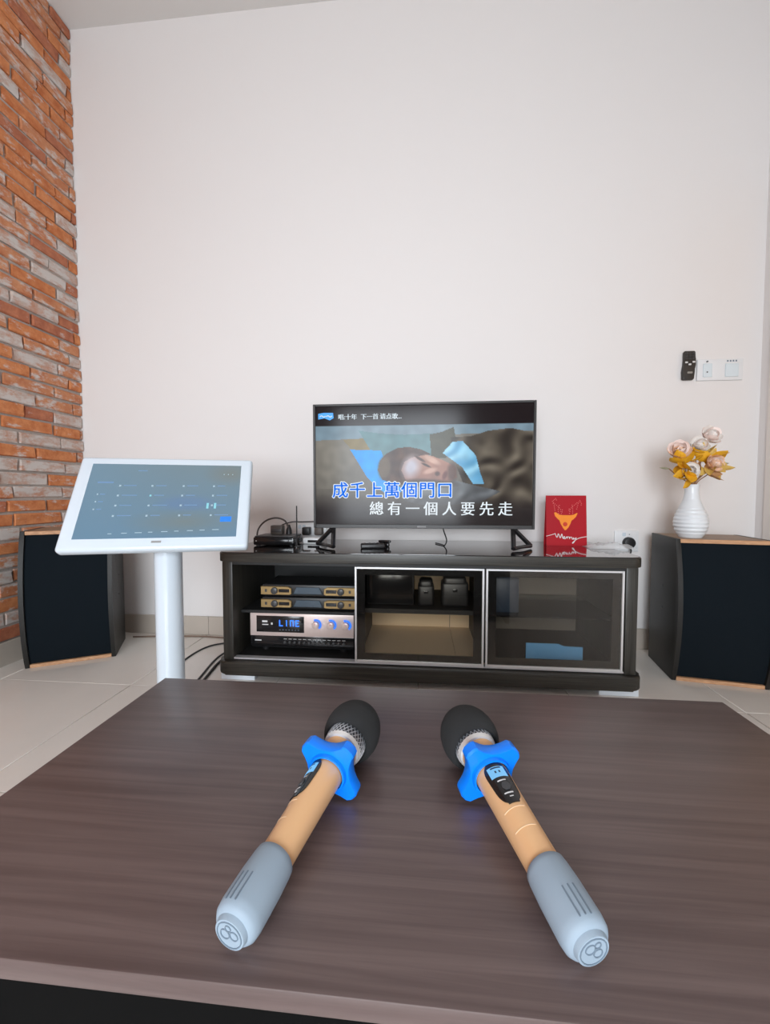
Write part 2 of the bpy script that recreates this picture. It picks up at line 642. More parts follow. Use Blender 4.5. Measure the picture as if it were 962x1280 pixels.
# door in the right wall, its frame starting just beside the corner
tr = bm_new()
bb(tr, XR - .006, XR, 2.045, 2.105, 0, 2.22, .003, 1)
bb(tr, XR - .006, XR, 1.06, 1.12, 0, 2.22, .003, 1)
bb(tr, XR - .006, XR, 1.06, 2.105, 2.22, 2.28, .003, 1)
struct(obj('trim_1', tr, TRIMW))
d1 = struct(bxo('door_1', XR - .003, XR, 1.122, 2.043, 0.004, 2.218, DOORW))
hb = bm_new()
tube(hb, [(XR - .004, 1.20, 1.02), (XR - .05, 1.20, 1.02), (XR - .052, 1.24, 1.02), (XR - .052, 1.32, 1.02)], .009, 8, 4)
obj('handle', hb, STEEL, d1)

# ------------------------------------------------------------------ coffee table
TZ = 0.40
tab = thing('coffee_table', 'low dark brown wood grain coffee table with two microphones on it', 'table', (0.013, 0.554, 0))
tx, ty = 0.568, 0.257
obj('table_top', box(bm_new(), (0, 0, TZ - .010), (2 * tx, 2 * ty, .020), .0018, 2), TABLE, tab)
for sx in (-1, 1):
    bxo('side_panel', sx * (tx - .045) - .011, sx * (tx - .045) + .011, -(ty - .03), ty - .03, 0, TZ - .020, TABLEB, tab, .001, 1)
bxo('front_panel', -(tx - .057), tx - .057, -(ty - .056), -(ty - .072), .0, TZ - .020, TABLEB, tab)
bxo('rear_apron', -(tx - .057), tx - .057, ty - .060, ty - .044, TZ - .10, TZ - .020, TABLEB, tab)
bxo('lower_shelf', -(tx - .057), tx - .057, -(ty - .074), ty - .034, .045, .065, TABLE, tab)

# ------------------------------------------------------------------ microphones
def cyl_patch(bm, t0, t1, r, a0, a1, nt=12, na=10, th=0.0012, shape=None):
    """a plate bent round the barrel: shape(s) gives the half angle factor along s in 0..1"""
    g = []
    for lay in (0, th):
        G = []
        for i in range(nt + 1):
            s = i / nt
            f = shape(s) if shape else 1
            t = t0 + (t1 - t0) * s
            rr = (r(t) if callable(r) else r) + lay
            row = []
            for k in range(na + 1):
                a = (a0 + a1) / 2 + (k / na - .5) * (a1 - a0) * f
                row.append(bm.verts.new((rr * math.sin(a), t, rr * math.cos(a))))
            G.append(row)
        g.append(G)
    for i in range(nt):
        for k in range(na):
            bm.faces.new((g[1][i][k], g[1][i][k + 1], g[1][i + 1][k + 1], g[1][i + 1][k]))
    for i in range(nt):
        for k in (0, na):
            bm.faces.new((g[0][i][k], g[1][i][k], g[1][i + 1][k], g[0][i + 1][k]))
    for k in range(na):
        for i in (0, nt):
            bm.faces.new((g[0][i][k], g[0][i][k + 1], g[1][i][k + 1], g[1][i][k]))
    return bm


def barrel_r(t):
    s = (t - .06) / .145
    return 0.0182 + 0.0040 * max(0, min(1, s)) ** 1.2


def make_mic(label, tail, ring, roll, ring_roll, foam_shift):
    root = thing('microphone', label, 'microphone', (tail[0], tail[1], TZ), 0, 'wireless microphones on the coffee table')
    d = Vector((ring[0] - tail[0], ring[1] - tail[1], 0))
    az = math.atan2(-d.x, d.y)
    tilt = math.atan(0.0240 / 0.25)
    root.rotation_euler = (tilt, 0, az)
    # local +Y runs from tail to head along the axis; axis sits 22.5 mm above the root
    AX = 0.0226

    def part(name, bm, m_, parent=root, rl=0.0, sm=50):
        for v in bm.verts:
            c, s = math.cos(rl), math.sin(rl)
            x, z = v.co.x, v.co.z
            v.co = Vector((c * x + s * z, v.co.y, -s * x + c * z + AX))
        return obj(name, bm, m_, parent, sm)

    part('barrel', lathe(bm_new(), [(.045, .0181)] + [(.06 + .145 * k / 10, barrel_r(.06 + .145 * k / 10)) for k in range(11)]
                         + [(.207, .0235), (.213, .0236)], 40, 'Y'), GOLDM)
    # seams where the battery sleeve screws on
    for t in (.085, .108):
        part('seam', cyl_patch(bm_new(), t, t + .0008, barrel_r(t), -.9, .5, 2, 16, .0003), GOLDD, root, roll)
    sl = part('end_sleeve', lathe(bm_new(), [(-.014, .0145), (-.013, .0150), (-.0095, .0158), (-.0085, .0185), (-.005, .0212), (.002, .0223),
                                             (.03, .0224), (.048, .0216), (.0535, .0209), (.0545, .0199), (.053, .0186)], 44, 'Y', True, False), GREYRUB)
    for k in range(3):
        a = -.24 + .24 * k
        part('groove', cyl_patch(bm_new(), -.003, .022, .0222, a - .03, a + .03, 4, 2, .0006), GREYRUBD, sl, roll * .35)
    em = bm_new()
    for (rr, ca, cz) in ((.0125, 0, 0), (.0045, -.003, .003), (.004, .004, -.003), (.0028, .004, .005)):
        pts = [(ca + rr * math.cos(2 * PI * k / 18), -.0142, cz + rr * math.sin(2 * PI * k / 18)) for k in range(19)]
        tube(em, pts, .0006, 5, 1)
    part('end_emblem', em, GREYRUBD, sl, roll)
    # star-shaped anti-roll ring
    poly = []
    for q in range(4):
        a0 = PI / 4 + q * PI / 2 + ring_roll
        for (da, rr) in ((-.21, .0445), (-.10, .0462), (.10, .0462), (.21, .0445), (.36, .0365), (.55, .0318), (PI / 4, .0305), (PI / 2 - .55, .0318), (PI / 2 - .36, .0365)):
            poly.append((rr * math.cos(a0 + da), rr * math.sin(a0 + da)))
    rg = bm_new()
    n = len(poly)
    inner = [(0.0222 * math.cos(math.atan2(p[1], p[0])), 0.0222 * math.sin(math.atan2(p[1], p[0]))) for p in poly]
    lay = []
    for (t, so, si) in ((.174, .955, 1.08), (.1765, 1.0, 1.0), (.189, 1.0, 1.0), (.1915, .955, 1.08)):
        lay.append(([rg.verts.new((p[0] * so, t, p[1] * so)) for p in poly], [rg.verts.new((p[0] * si, t, p[1] * si)) for p in inner]))
    for (o0, i0), (o1, i1) in zip(lay, lay[1:]):
        for k in range(n):
            rg.faces.new((o0[k], o0[(k + 1) % n], o1[(k + 1) % n], o1[k]))
            rg.faces.new((i0[k], i1[k], i1[(k + 1) % n], i0[(k + 1) % n]))
    for (o_, i_) in (lay[0], lay[-1]):
        for k in range(n):
            rg.faces.new((o_[k], i_[k], i_[(k + 1) % n], o_[(k + 1) % n]))
    ringo = part('anti_roll_ring', rg, BLUERUB, root, 0, 35)
    part('inner_lip', lathe(bm_new(), [(.1690, .0226), (.1690, .0250), (.1745, .0262), (.1745, .0226)], 36, 'Y', False, False), BLUERUB, ringo)
    # control panel on the barrel
    def oval(s):
        e = abs(2 * s - 1)
        return max(.28, (1 - e ** 4.5)) ** .5 * (.80 + .20 * s)
    pn = part('control_panel', cyl_patch(bm_new(), .113, .1705, lambda t: barrel_r(t), -.80, .80, 44, 14, .0013, oval), BLACKG, root, roll)
    part('display', cyl_patch(bm_new(), .148, .163, lambda t: barrel_r(t) + .0013, -.50, .50, 4, 8, .0004), LCD, pn, roll)
    part('display_text', cyl_patch(bm_new(), .1600, .1618, lambda t: barrel_r(t) + .0017, -.30, .30, 2, 6, .0002), LCDDK, pn, roll)
    for a in (-.15, .08):
        part('display_text', cyl_patch(bm_new(), .1535, .1565, lambda t: barrel_r(t) + .0017, a, a + .09, 2, 3, .0002), LCDDK, pn, roll)
    part('button', cyl_patch(bm_new(), .1290, .1390, lambda t: barrel_r(t) + .0013, -.20, .26, 6, 6, .0014,
                             lambda s: max(.2, 1 - (2 * s - 1) ** 2) ** .5), DARKGREY, pn, roll)
    part('printed_line', cyl_patch(bm_new(), .1420, .1435, lambda t: barrel_r(t) + .0013, -.28, .22, 2, 6, .0002), PRINTW, pn, roll)
    part('printed_line', cyl_patch(bm_new(), .1245, .1260, lambda t: barrel_r(t) + .0013, -.28, .24, 2, 6, .0002), PRINTW, pn, roll)
    part('printed_line', cyl_patch(bm_new(), .1200, .1209, lambda t: barrel_r(t) + .0013, -.08, .14, 2, 4, .0002), PRINTW, pn, roll)
    # collar, steel mesh and foam windscreen
    part('collar', lathe(bm_new(), [(.2115, .0236), (.2125, .0262), (.2185, .0275), (.2195, .0262)], 40, 'Y', False, False), SILVER)
    mp_ = [(.218, .0262), (.226, .0272), (.236, .0276), (.246, .0268), (.256, .0235), (.264, .0175), (.269, .009), (.270, .0005)]
    core = part('grille_core', lathe(bm_new(), mp_, 36, 'Y', False, True), MESHDK)
    wires = bm_new()
    for sgn in (1, -1):
        for k in range(30):
            pts = []
            for i in range(9):
                t = .2185 + .024 * i / 8
                r_ = .0274 + .0009 * math.sin(PI * i / 8)
                a = 2 * PI * k / 30 + sgn * .55 * i / 8
                pts.append((r_ * math.sin(a), t, r_ * math.cos(a)))
            tube(wires, pts, .00062, 4, 1)
    part('wire_mesh', wires, MESHM, core)
    fs_ = foam_shift
    fp = [(.231, .0283), (.2275, .0300), (.2265, .0325), (.229, .0358), (.236, .0388), (.246, .0406), (.256, .0405), (.266, .0388),
          (.276, .0352), (.284, .0302), (.290, .0235), (.2945, .0145), (.2962, .006), (.2965, .0005)]
    part('foam_windscreen', lathe(bm_new(), [(t + fs_, r_) for t, r_ in fp], 44, 'Y', False, True), FOAM)
    return root


make_mic('gold microphone whose control panel is turned away, steel mesh showing below its foam', (-.159, .330), (-.1165, .507), -.78, .06, .004)
make_mic('gold microphone with its lit display and black button facing up', (.1395, .345), (.0875, .522), -.12, -.10, -.006)

# ------------------------------------------------------------------ television cabinet
cab = thing('television_cabinet', 'long black wood television cabinet with glass sliding doors on white feet', 'cabinet', (0, 1.632, 0))
W, DP = .848, .505
# rounded front corners of the worktop
def slab(w_, y0, y1, r):
    p = [(-w_, y1), (-w_, y0 + r)]
    for k in range(7):
        a = PI + PI / 2 * k / 6
        p.append((-w_ + r + r * math.cos(a), y0 + r + r * math.sin(a)))
    for k in range(7):
        a = 1.5 * PI + PI / 2 * k / 6
        p.append((w_ - r + r * math.cos(a), y0 + r + r * math.sin(a)))
    return p + [(w_, y1)]


top = obj('worktop', prism(bm_new(), slab(.868, -.015, DP, .05), .514, .5525, 'XY', .004), OAK, cab)
obj('gloss_surface', prism(bm_new(), slab(.864, -.011, DP - .001, .048), .5525, .5555, 'XY', .001, 1), GLOSSTOP, top)
for sx in (-1, 1):
    obj('side_panel', bb(bm_new(), sx * .825 - .023, sx * .825 + .023, 0, DP, .085, .514, .004), OAKV, cab)
obj('plinth', prism(bm_new(), slab(.870, -.018, DP, .04), .027, .085, 'XY', .010, 3), OAK, cab)
for sx in (-1, 1):
    obj('foot', bb(bm_new(), sx * .785 - .075, sx * .785 + .075, .0, .05, 0, .027, .002), WHITEBLK, cab)
    obj('foot', bb(bm_new(), sx * .785 - .075, sx * .785 + .075, DP - .07, DP - .01, 0, .027, .002), WHITEBLK, cab)
bxo('bottom_board', -.802, -.279, .004, DP - .004, .085, .093, BLACKIN, cab)
bxo('bottom_board', .274, .802, .004, DP - .004, .085, .093, BLACKIN, cab)
for (a_, b_) in ((-.279, .1535), (.1555, .274)):
    bxo('bottom_board', a_, b_, .034, DP - .004, .085, .093, TANIN, cab)
bxo('bottom_rail', -.279, .274, .004, .034, .085, .093, BLACKIN, cab)
bxo('top_rail', -.802, .802, .004, .05, .500, .514, BLACKIN, cab)
for xx in (-.270, .265):
    bxo('divider', xx - .009, xx + .009, .05, DP - .01, .093, .514, BLACKIN, cab)
bxo('shelf', -.800, -.281, .075, DP - .03, .272, .284, BLACKIN, cab)
bxo('shelf', -.259, .254, .075, DP - .06, .286, .305, BLACKIN, cab)
bxo('glass_shelf', .276, .800, .08, DP - .04, .280, .286, SHELFG, cab)
for (px, py) in ((.284, .12), (.793, .12), (.284, .38), (.793, .38)):
    obj('shelf_peg', lathe(bm_new(), [(-.008, .006), (.008, .006)], 12, 'X'), STEEL, cab, 40, (px, py, .273))
bxo('back_board', -.802, -.279, DP - .008, DP - .002, .093, .514, BLACKIN, cab)
mb = bxo('back_board', -.261, .256, DP - .008, DP - .002, .093, .514, TANIN, cab)  # tan board carrying one dark line and a paler strip
bxo('board_line', .1535, .156, DP - .009, DP - .0075, .093, .286, BLACKIN, mb)
bxo('board_strip', -.261, .256, DP - .020, DP - .0085, .255, .270, mat('pale_tan_strip', srgb(238, 216, 184), .6), mb)
bxo('back_board', .274, .802, DP - .008, DP - .002, .093, .514, GREYIN, cab)
bxo('door_track', -.802, .802, .003, .030, .0905, .0965, ALU, cab)


def glass_door(x0, x1, y):
    d = thing('tmp', 'x', 'x')
    for k in ('label', 'category'):
        del d[k]
    bpy.data.objects.remove(d)
    f = bm_new()
    z0_, z1_, q = .0965, .499, .008
    for (a, b, c, e) in ((x0, x0 + q, z0_, z1_), (x1 - q, x1, z0_, z1_), (x0 + q, x1 - q, z0_, z0_ + q), (x0 + q, x1 - q, z1_ - q, z1_)):
        bb(f, a, b, y, y + .012, c, e, .001, 1)
    door = obj('sliding_door', f, ALU, cab)
    p = bm_new()
    bb(p, x0 + q - .001, x1 - q + .001, y + .005, y + .007, z0_ + q - .001, z1_ - q + .001)
    obj('pane', p, SMOKE, door)
    f = bm_new()
    b_ = .034
    for (a, b, c, e) in ((x0 + q, x0 + b_ + q, z0_ + q, z1_ - q), (x1 - q - b_, x1 - q, z0_ + q, z1_ - q),
                         (x0 + q + b_, x1 - q - b_, z0_ + q, z0_ + q + .030), (x0 + q + b_, x1 - q - b_, z1_ - q - .026, z1_ - q)):
        bb(f, a, b, y + .0072, y + .0082, c, e)
    obj('painted_border', f, BLACKG, door)
    for xx in (x0 + .09, x1 - .09):
        obj('roller', lathe(bm_new(), [(-.004, .006), (.004, .006)], 12, 'Y'), STEEL, door, 40, (xx, y + .012, z1_ + .003))
    return door


glass_door(-.274, .257, .002)
glass_door(.264, .798, .002)
OY = 1.632  # y of the cabinet front in the world

# amplifier on the bottom board
amp = thing('amplifier', 'silver faced karaoke amplifier with lit blue LINE display and three knobs', 'amplifier', (-.525, OY + .075, .093))
AW = .235
obj('body', bb(bm_new(), -AW + .006, AW - .006, .012, .36, .020, .178, .003), BLACKP, amp)
for sx in (-1, 1):
    for yy in (.05, .32):
        obj('rubber_foot', lathe(bm_new(), [(0, .015), (.020, .017)], 16), BLACKP, amp, 40, (sx * .18, yy, 0))
bxo('front_panel', -AW, AW, 0, .012, .076, .178, AMPF, amp, .003)
low = bxo('lower_panel', -AW, AW, .004, .014, .026, .076, BLACKG, amp, .002)
dsp = bxo('display_window', -.205, .012, -.0015, .001, .094, .167, BLACKG, amp, .001)


def seg_text(parent, strokes, x, y, z, hgt, wid, th, m_):
    b = bm_new()
    for (x0, z0_, x1, z1_) in strokes:
        dx, dz = (x1 - x0) * wid, (z1_ - z0_) * hgt
        ln = math.hypot(dx, dz)
        M_ = Matrix.Translation((x + (x0 + x1) / 2 * wid, y, z + (z0_ + z1_) / 2 * hgt)) @ Matrix.Rotation(-math.atan2(dz, dx), 4, 'Y')
        box(b, (0, 0, 0), (ln + th * .6, .0008, th), 0, 1, M_)
    return obj('display_text', b, m_, parent)


LET = {'L': ((0, 1, 0, 0), (0, 0, 1, 0)), 'I': ((.5, 1, .5, 0),), 'N': ((0, 0, 0, 1), (0, 1, 1, 1), (1, 1, 1, 0)),
       'E': ((0, 0, 0, 1), (0, 1, 1, 1), (0, .5, .8, .5), (0, 0, 1, 0))}
for k, ch in enumerate('LINE'):
    seg_text(dsp, LET[ch], -.098 + k * .0245, -.0022, .124, .024, .013, .0045, BLUELED)
bxo('display_text', -.178, -.154, -.0022, -.0014, .138, .146, PRINTW, dsp)
bxo('display_text', -.178, -.150, -.0022, -.0014, .126, .130, PRINTW, dsp)
bxo('display_text', -.138, -.130, -.0022, -.0014, .128, .137, PRINTW, dsp)
for k in range(7):
    bxo('display_text', -.100 + k * .014, -.094 + k * .014, -.0022, -.0014, .104, .107, GREYRUBD, dsp)
for k, xx in enumerate((.067, .134, .200)):
    kn = obj('volume_knob', lathe(bm_new(), [(.002, .020), (-.004, .020), (-.004, .0165), (-.020, .0150), (-.021, .0135), (-.021, .0005)], 32, 'Y', True, True), AMPF, amp, 40, (xx, 0, .134))
    b = bm_new()
    for i in range(18):
        a0, a1 = -.9 + 2.9 * i / 18, -.9 + 2.9 * (i + 1) / 18
        q = [(r_ * math.cos(a), -.0055, r_ * math.sin(a)) for r_, a in ((.0170, a0), (.0245, a0), (.0245, a1), (.0170, a1))]
        b.faces.new([b.verts.new(p) for p in q])
    obj('light_ring', b, BLUELED2, kn)
    bxo('pointer', -.001, .001, -.0225, -.0212, .002, .012, PINKP, kn)
for k in range(13):
    obj('small_knob', lathe(bm_new(), [(.002, .0065), (-.010, .0058), (-.011, .0045)], 14, 'Y'), DARKGREY, low, 40, (-.075 + k * .022, .004, .050))
    bxo('printed_line', -.082 + k * .022, -.068 + k * .022, .0032, .0042, .062, .064, PRINTW, low)
bxo('printed_line', -.215, -.185, .0032, .0042, .052, .057, PRINTW, low)

# two microphone receivers on the shelf
for k in range(2):
    lab = ('gold and black wireless receiver stacked on top of its twin', 'gold and black wireless receiver lying directly on the cabinet shelf')[1 - k]
    rc = thing('wireless_receiver', lab, 'receiver', (-.500, OY + .085, .284 + k * .058), 0, 'wireless receivers in the cabinet')
    obj('body', bb(bm_new(), -.21, .21, .012, .21, .004, .054, .003), BLACKP, rc)
    for sx in (-1, 1):
        for yy in (.04, .18):
            obj('rubber_foot', lathe(bm_new(), [(0, .010), (.004, .010)], 12), BLACKP, rc, 40, (sx * .17, yy, 0))
    for sx in (-1, 1):
        fp = obj('gold_front_plate', prism(bm_new(), [(sx * .214, .010), (sx * .214, .047), (sx * .090, .047), (sx * .074, .039), (sx * .074, .014), (sx * .082, .010)], .002, .013, 'XZ', .002, 1), GOLDR, rc)
        obj('dial', lathe(bm_new(), [(.003, .0155), (-.006, .0150), (-.008, .012), (-.008, .0005)], 22, 'Y', True, True), DARKGREY, fp, 40, (sx * .150, 0, .029))
        bxo('slot', sx * .107 - .024, sx * .107 + .024, .0005, .003, .021, .036, BLACKG, fp, .001, 1)
        bxo('button', sx * .190 - .005, sx * .190 + .005, .0005, .003, .022, .035, DARKGREY, fp, .001, 1)
    obj('display', prism(bm_new(), [(-.066, .014), (-.052, .044), (.052, .044), (.066, .014)], .006, .0125, 'XZ', .001, 1), mat('slate_display', srgb(70, 84, 96), .25), rc)

# things behind the glass doors
t = thing('media_player', 'flat faced black player box standing behind the middle glass door', 'player', (-.135, OY + .13, .305))
obj('case', bb(bm_new(), -.105, .105, 0, .20, .004, .175, .004), BLACKP, t)
bxo('front_panel', -.100, .100, -.003, .002, .010, .170, BLACKG, t, .001)
for k in range(4):
    obj('rubber_foot', lathe(bm_new(), [(0, .008), (.005, .008)], 12), BLACKP, t, 40, ((-.08, .08)[k % 2], (.03, .17)[k // 2], 0))


def pouch(x, wd, ht, lab):
    t = thing('speaker_pouch', lab, 'pouch', (x, OY + .12, .305), 0, 'black pouches behind the middle glass door')
    obj('body', bb(bm_new(), -wd / 2, wd / 2, 0, .09, 0, ht * .82, .014, 3), BLACKP, t)
    obj('flap', bb(bm_new(), -wd * .42, wd * .42, .004, .086, ht * .55, ht, .014, 3), BLACKP, t)
    bxo('buckle', -.010, .010, -.003, .003, ht * .5, ht * .6, BLACKG, t, .001)


pouch(.024, .072, .118, 'narrow black pouch beside the black player on the middle shelf')
pouch(.150, .118, .135, 'wide black pouch beside the narrow pouch on the middle shelf')
fo = obj('folder', prism(bm_new(), [(.442, .0932), (.672, .0932), (.672, .165), (.598, .165), (.574, .176), (.442, .176)], OY + .070, OY + .076, 'XZ', .001, 1), BLUEBOX)
tag(fo, 'light blue card folder standing behind a glass cabinet door', 'folder')
nb = thing('navy_reflection', 'dark navy block standing in for a reflection in the glass door', 'box', (.372, OY + .13, .286))  # block added in place of a dark reflection on the door glass
obj('tall_block', bb(bm_new(), -.052, .052, 0, .12, 0, .150, .002), NAVY, nb)
bxo('lid', -.054, .054, -.002, .122, .150, .178, NAVY, nb, .002)

# ------------------------------------------------------------------ television
TVY = 1.832
tv = thing('television', 'black flat television playing a karaoke video on the cabinet', 'television', (.003, TVY, .5555))
hw, zb, zt = .503, .088, .660
bez = bm_new()
q = .011
for (a, b, c, e) in ((-hw, -hw + q, zb, zt), (hw - q, hw, zb, zt), (-hw + q, hw - q, zb, zb + .018), (-hw + q, hw - q, zt - q, zt)):
    bb(bez, a, b, 0, .02, c, e, .0015, 1)
bezel = obj('bezel', bez, mat('bezel_plastic', (0.022, 0.021, 0.021, 1), .4), tv)
bxo('logo_plate', -.020, .020, -.0015, .001, zb + .005, zb + .0125, mat('dim_logo', srgb(120, 120, 120), .5), bezel)
back = bxo('back_shell', -hw + .003, hw - .003, .012, .035, zb + .003, zt - .003, BLACKP, tv, .004)
bxo('rear_housing', -.34, .34, .035, .065, zb + .01, zb + .30, BLACKP, tv, .01)


def ell(u, v, cu, cv, ru, rv, ang=0.0, soft=.12):
    du, dv = (u - cu) * 1.78, v - cv
    c, s = math.cos(ang), math.sin(ang)
    d = math.hypot((c * du + s * dv) / (ru * 1.78), (-s * du + c * dv) / rv)
    return max(0, min(1, (1 + soft - d) / (2 * soft)))


def pol(u, v, P):
    ins = False
    n = len(P)
    for i in range(n):
        (x0, y0), (x1, y1) = P[i], P[(i + 1) % n]
        if (y0 > v) != (y1 > v) and u < (x1 - x0) * (v - y0) / (y1 - y0) + x0:
            ins = not ins
    return 1.0 if ins else 0.0


def mixc(a, b, f):
    return tuple(x + (y - x) * f for x, y in zip(a, b))


def tv_paint(u, v):
    nz = mnoise.noise(Vector((u * 9, v * 6, 1.3)))
    n2 = mnoise.noise(Vector((u * 26, v * 15, 4.1)))
    if v < .165:
        return (22, 12, 14)
    c = (116, 112, 104)
    c = mixc(c, (74, 70, 66), max(0, min(1, (v - .45) * 2.2)))
    c = mixc(c, (150, 146, 136), max(0, .35 - abs(u - .06) * 3) * (1 if v < .7 else .4))
    if v < .285 - .06 * u:
        c = (116, 138, 152)
    c = mixc(c, (128, 112, 70), .8 * pol(u, v, [(.13, .28), (.23, .27), (.28, .42), (.19, .40)]))
    c = mixc(c, (92, 128, 136), pol(u, v, [(.205, .205), (.30, .23), (.42, .245), (.56, .235), (.58, .50), (.33, .52), (.27, .40)]))
    c = mixc(c, (66, 66, 52), pol(u, v, [(.535, .245), (.59, .225), (.645, .185), (.66, .33), (.61, .44), (.545, .45)]))
    c = mixc(c, (0, 150, 240), pol(u, v, [(.165, .365), (.31, .375), (.36, .62), (.42, .72), (.33, .74), (.245, .60)]))
    # grey-brown quilt
    q_ = pol(u, v, [(.63, .27), (.72, .265), (.80, .22), (.90, .20), (1.0, .24), (1.0, .86), (.78, .84), (.70, .70), (.66, .52)])
    fold = .5 + .5 * math.sin((u * 1.7 + v * .9) * 24 + nz * 5)
    fold2 = .5 + .5 * math.sin((v * 2.1 - u * .8) * 15 + nz * 4)
    c = mixc(c, mixc((44, 38, 33), (112, 104, 92), .55 * fold + .45 * fold2), q_)
    # white-blue sheet under the chin and towards the bottom
    c = mixc(c, mixc((112, 118, 124), (60, 62, 66), fold * .6), .9 * pol(u, v, [(.40, .70), (.60, .60), (.72, .66), (.86, .72), (.76, .82), (.52, .84), (.42, .80)]))
    c = mixc(c, mixc((150, 205, 232), (96, 160, 200), fold), pol(u, v, [(.595, .40), (.64, .31), (.685, .30), (.745, .42), (.765, .56), (.785, .66), (.735, .66), (.685, .52), (.625, .44)]))
    # sleeping face lying on its side
    c = mixc(c, mixc((160, 116, 100), (128, 88, 78), max(0, min(1, (v - .46) * 5))), pol(u, v, [(.405, .46), (.45, .42), (.50, .405), (.55, .425), (.61, .47), (.655, .52), (.66, .60), (.62, .65), (.52, .66), (.43, .64), (.395, .55)]))
    hair = pol(u, v, [(.295, .54), (.305, .46), (.335, .40), (.385, .355), (.44, .345), (.50, .37), (.545, .41), (.50, .42), (.455, .435), (.42, .47), (.405, .54), (.425, .62), (.44, .67), (.37, .66), (.315, .62)])
    c = mixc(c, mixc((50, 30, 28), (92, 66, 52), .5 + .5 * n2), hair)
    c = mixc(c, (96, 84, 66), .75 * ell(u, v, .325, .52, .030, .095, .1, .2))
    c = mixc(c, (182, 186, 204), .85 * ell(u, v, .450, .515, .036, .085, .35, .55))
    c = mixc(c, (206, 170, 154), .8 * ell(u, v, .545, .455, .040, .022, .5, .35))
    c = mixc(c, (58, 34, 30), .9 * ell(u, v, .492, .448, .026, .011, .55, .3))
    c = mixc(c, (48, 28, 26), .95 * ell(u, v, .520, .500, .022, .009, .45, .3))
    c = mixc(c, (196, 158, 144), .8 * ell(u, v, .538, .548, .030, .020, -.3, .35))
    c = mixc(c, (64, 36, 32), .9 * ell(u, v, .572, .572, .011, .018, 0, .35))
    c = mixc(c, (84, 40, 38), .9 * ell(u, v, .606, .585, .010, .036, .35, .35))
    c = mixc(c, (70, 46, 40), .8 * ell(u, v, .640, .560, .022, .075, .0, .35))
    c = mixc(c, (44, 28, 26), .85 * ell(u, v, .53, .650, .110, .030, .05, .4))
    dk = max(0, min(1, (v - .74) / .16))
    c = mixc(c, (34, 28, 28), dk * .92)
    return tuple(k_ * (1 + .10 * n2) for k_ in c)


scr = picture('screen', 320, 180, 2 * (hw - q), zt - q - zb - .018, tv_paint, picture_mat('television_picture', 1.05, .14, .16),
              tv, (0, .006, (zt - q + zb + .018) / 2))
SW, SH = 2 * (hw - q), zt - q - zb - .018
zc_ = (zt - q + zb + .018) / 2


def tvp(u, v, dy):
    return ((u - .5) * SW, dy, zc_ + (.5 - v) * SH)


LYW = emis('lyric_white', (0.86, 0.94, 1.0, 1), 0.9)
LYB = emis('lyric_blue', srgb(10, 110, 235), 1.0)
LYC = emis('lyric_cyan', srgb(20, 160, 255), 1.0)
TXS = emis('status_white', (0.80, 0.92, 1.0, 1), 0.8)


def bolden(o, offs):
    """thicken a glyph: copies of its mesh shifted round a small circle, in the same part"""
    b_ = bm_new()
    for dx, dy in offs:
        n0 = len(b_.verts)
        b_.from_mesh(o.data)
        b_.verts.ensure_lookup_table()
        for v in b_.verts[n0:]:
            v.co.x += dx
            v.co.y += dy
    b_.to_mesh(o.data)
    b_.free()


circ = [(.0046 * math.cos(2 * PI * k / 10), .0046 * math.sin(2 * PI * k / 10)) for k in range(10)]
for k, ch in enumerate('成千上萬個門口'):
    pz = tvp(.078 + k * .0815, .760, .0050)
    g_ = text('lyric_character', ch, .077, LYW, scr, (pz[0], pz[2] - zc_, .0008), (0, 0, 0), .0001)
    bolden(g_, circ)
    g_ = text('lyric_character', ch, .077, LYB, scr, (pz[0], pz[2] - zc_, .0014), (0, 0, 0), .0001)
    bolden(g_, [(-.0014, 0), (.0014, 0), (0, .0010), (0, -.0010)])
for k, ch in enumerate('總有一個人要先走'):
    pz = tvp(.255 + k * .0845, .910, .0050)
    g_ = text('lyric_character', ch, .067, LYW, scr, (pz[0], pz[2] - zc_, .0008), (0, 0, 0), .0001)
    bolden(g_, [(-.0008, 0), (.0008, 0)])
for (u_, body) in ((.108, '唱:十年'), (.215, '下一首'), (.305, '请点歌...')):
    pz = tvp(u_, .107, 0)
    g_ = text('status_text', body, .0275, TXS, scr, (pz[0], pz[2] - zc_, .0008), (0, 0, 0), .0001)
    bolden(g_, [(-.0007, 0), (.0007, 0)])
b = bm_new()
pz = tvp(.050, .082, 0)
prism(b, [(pz[0] + dx, pz[2] - zc_ + dy) for dx, dy in ((-.036, .013), (-.010, .017), (.034, .016), (.036, -.008), (.018, -.018), (-.006, -.008), (-.036, -.013))], .0006, .0010, 'XY')
obj('channel_mark', b, LYC, scr)
text('channel_mark', '〜〜', .030, TXS, scr, (pz[0] - .030, pz[2] - zc_ - .011, .0012), (0, 0, 0), .0001, .0006)

for sx in (-1, 1):
    ft = bm_new()
    # splayed V foot with a base bar
    ap, fi, fo_ = (sx * .412, .018, zb + .004), (sx * .392, -.085, .0112), (sx * .492, .020, .0112)
    tube(ft, [ap, fi], .0105, 8, 1)
    tube(ft, [ap, fo_], .0105, 8, 1)
    tube(ft, [fi, ((fi[0] + fo_[0]) / 2, -.035, .014), fo_], .0085, 8, 6)
    obj('stand_foot', ft, BLACKG, tv)
cb = bm_new()
tube(cb, [(.10, .05, .14), (.100, .055, .088), (.118, .068, .030), (.108, .060, .004), (.100, .10, .0035), (.07, .16, .0035)], .0030, 8, 6)
obj('power_cord', cb, RUBBER, tv)

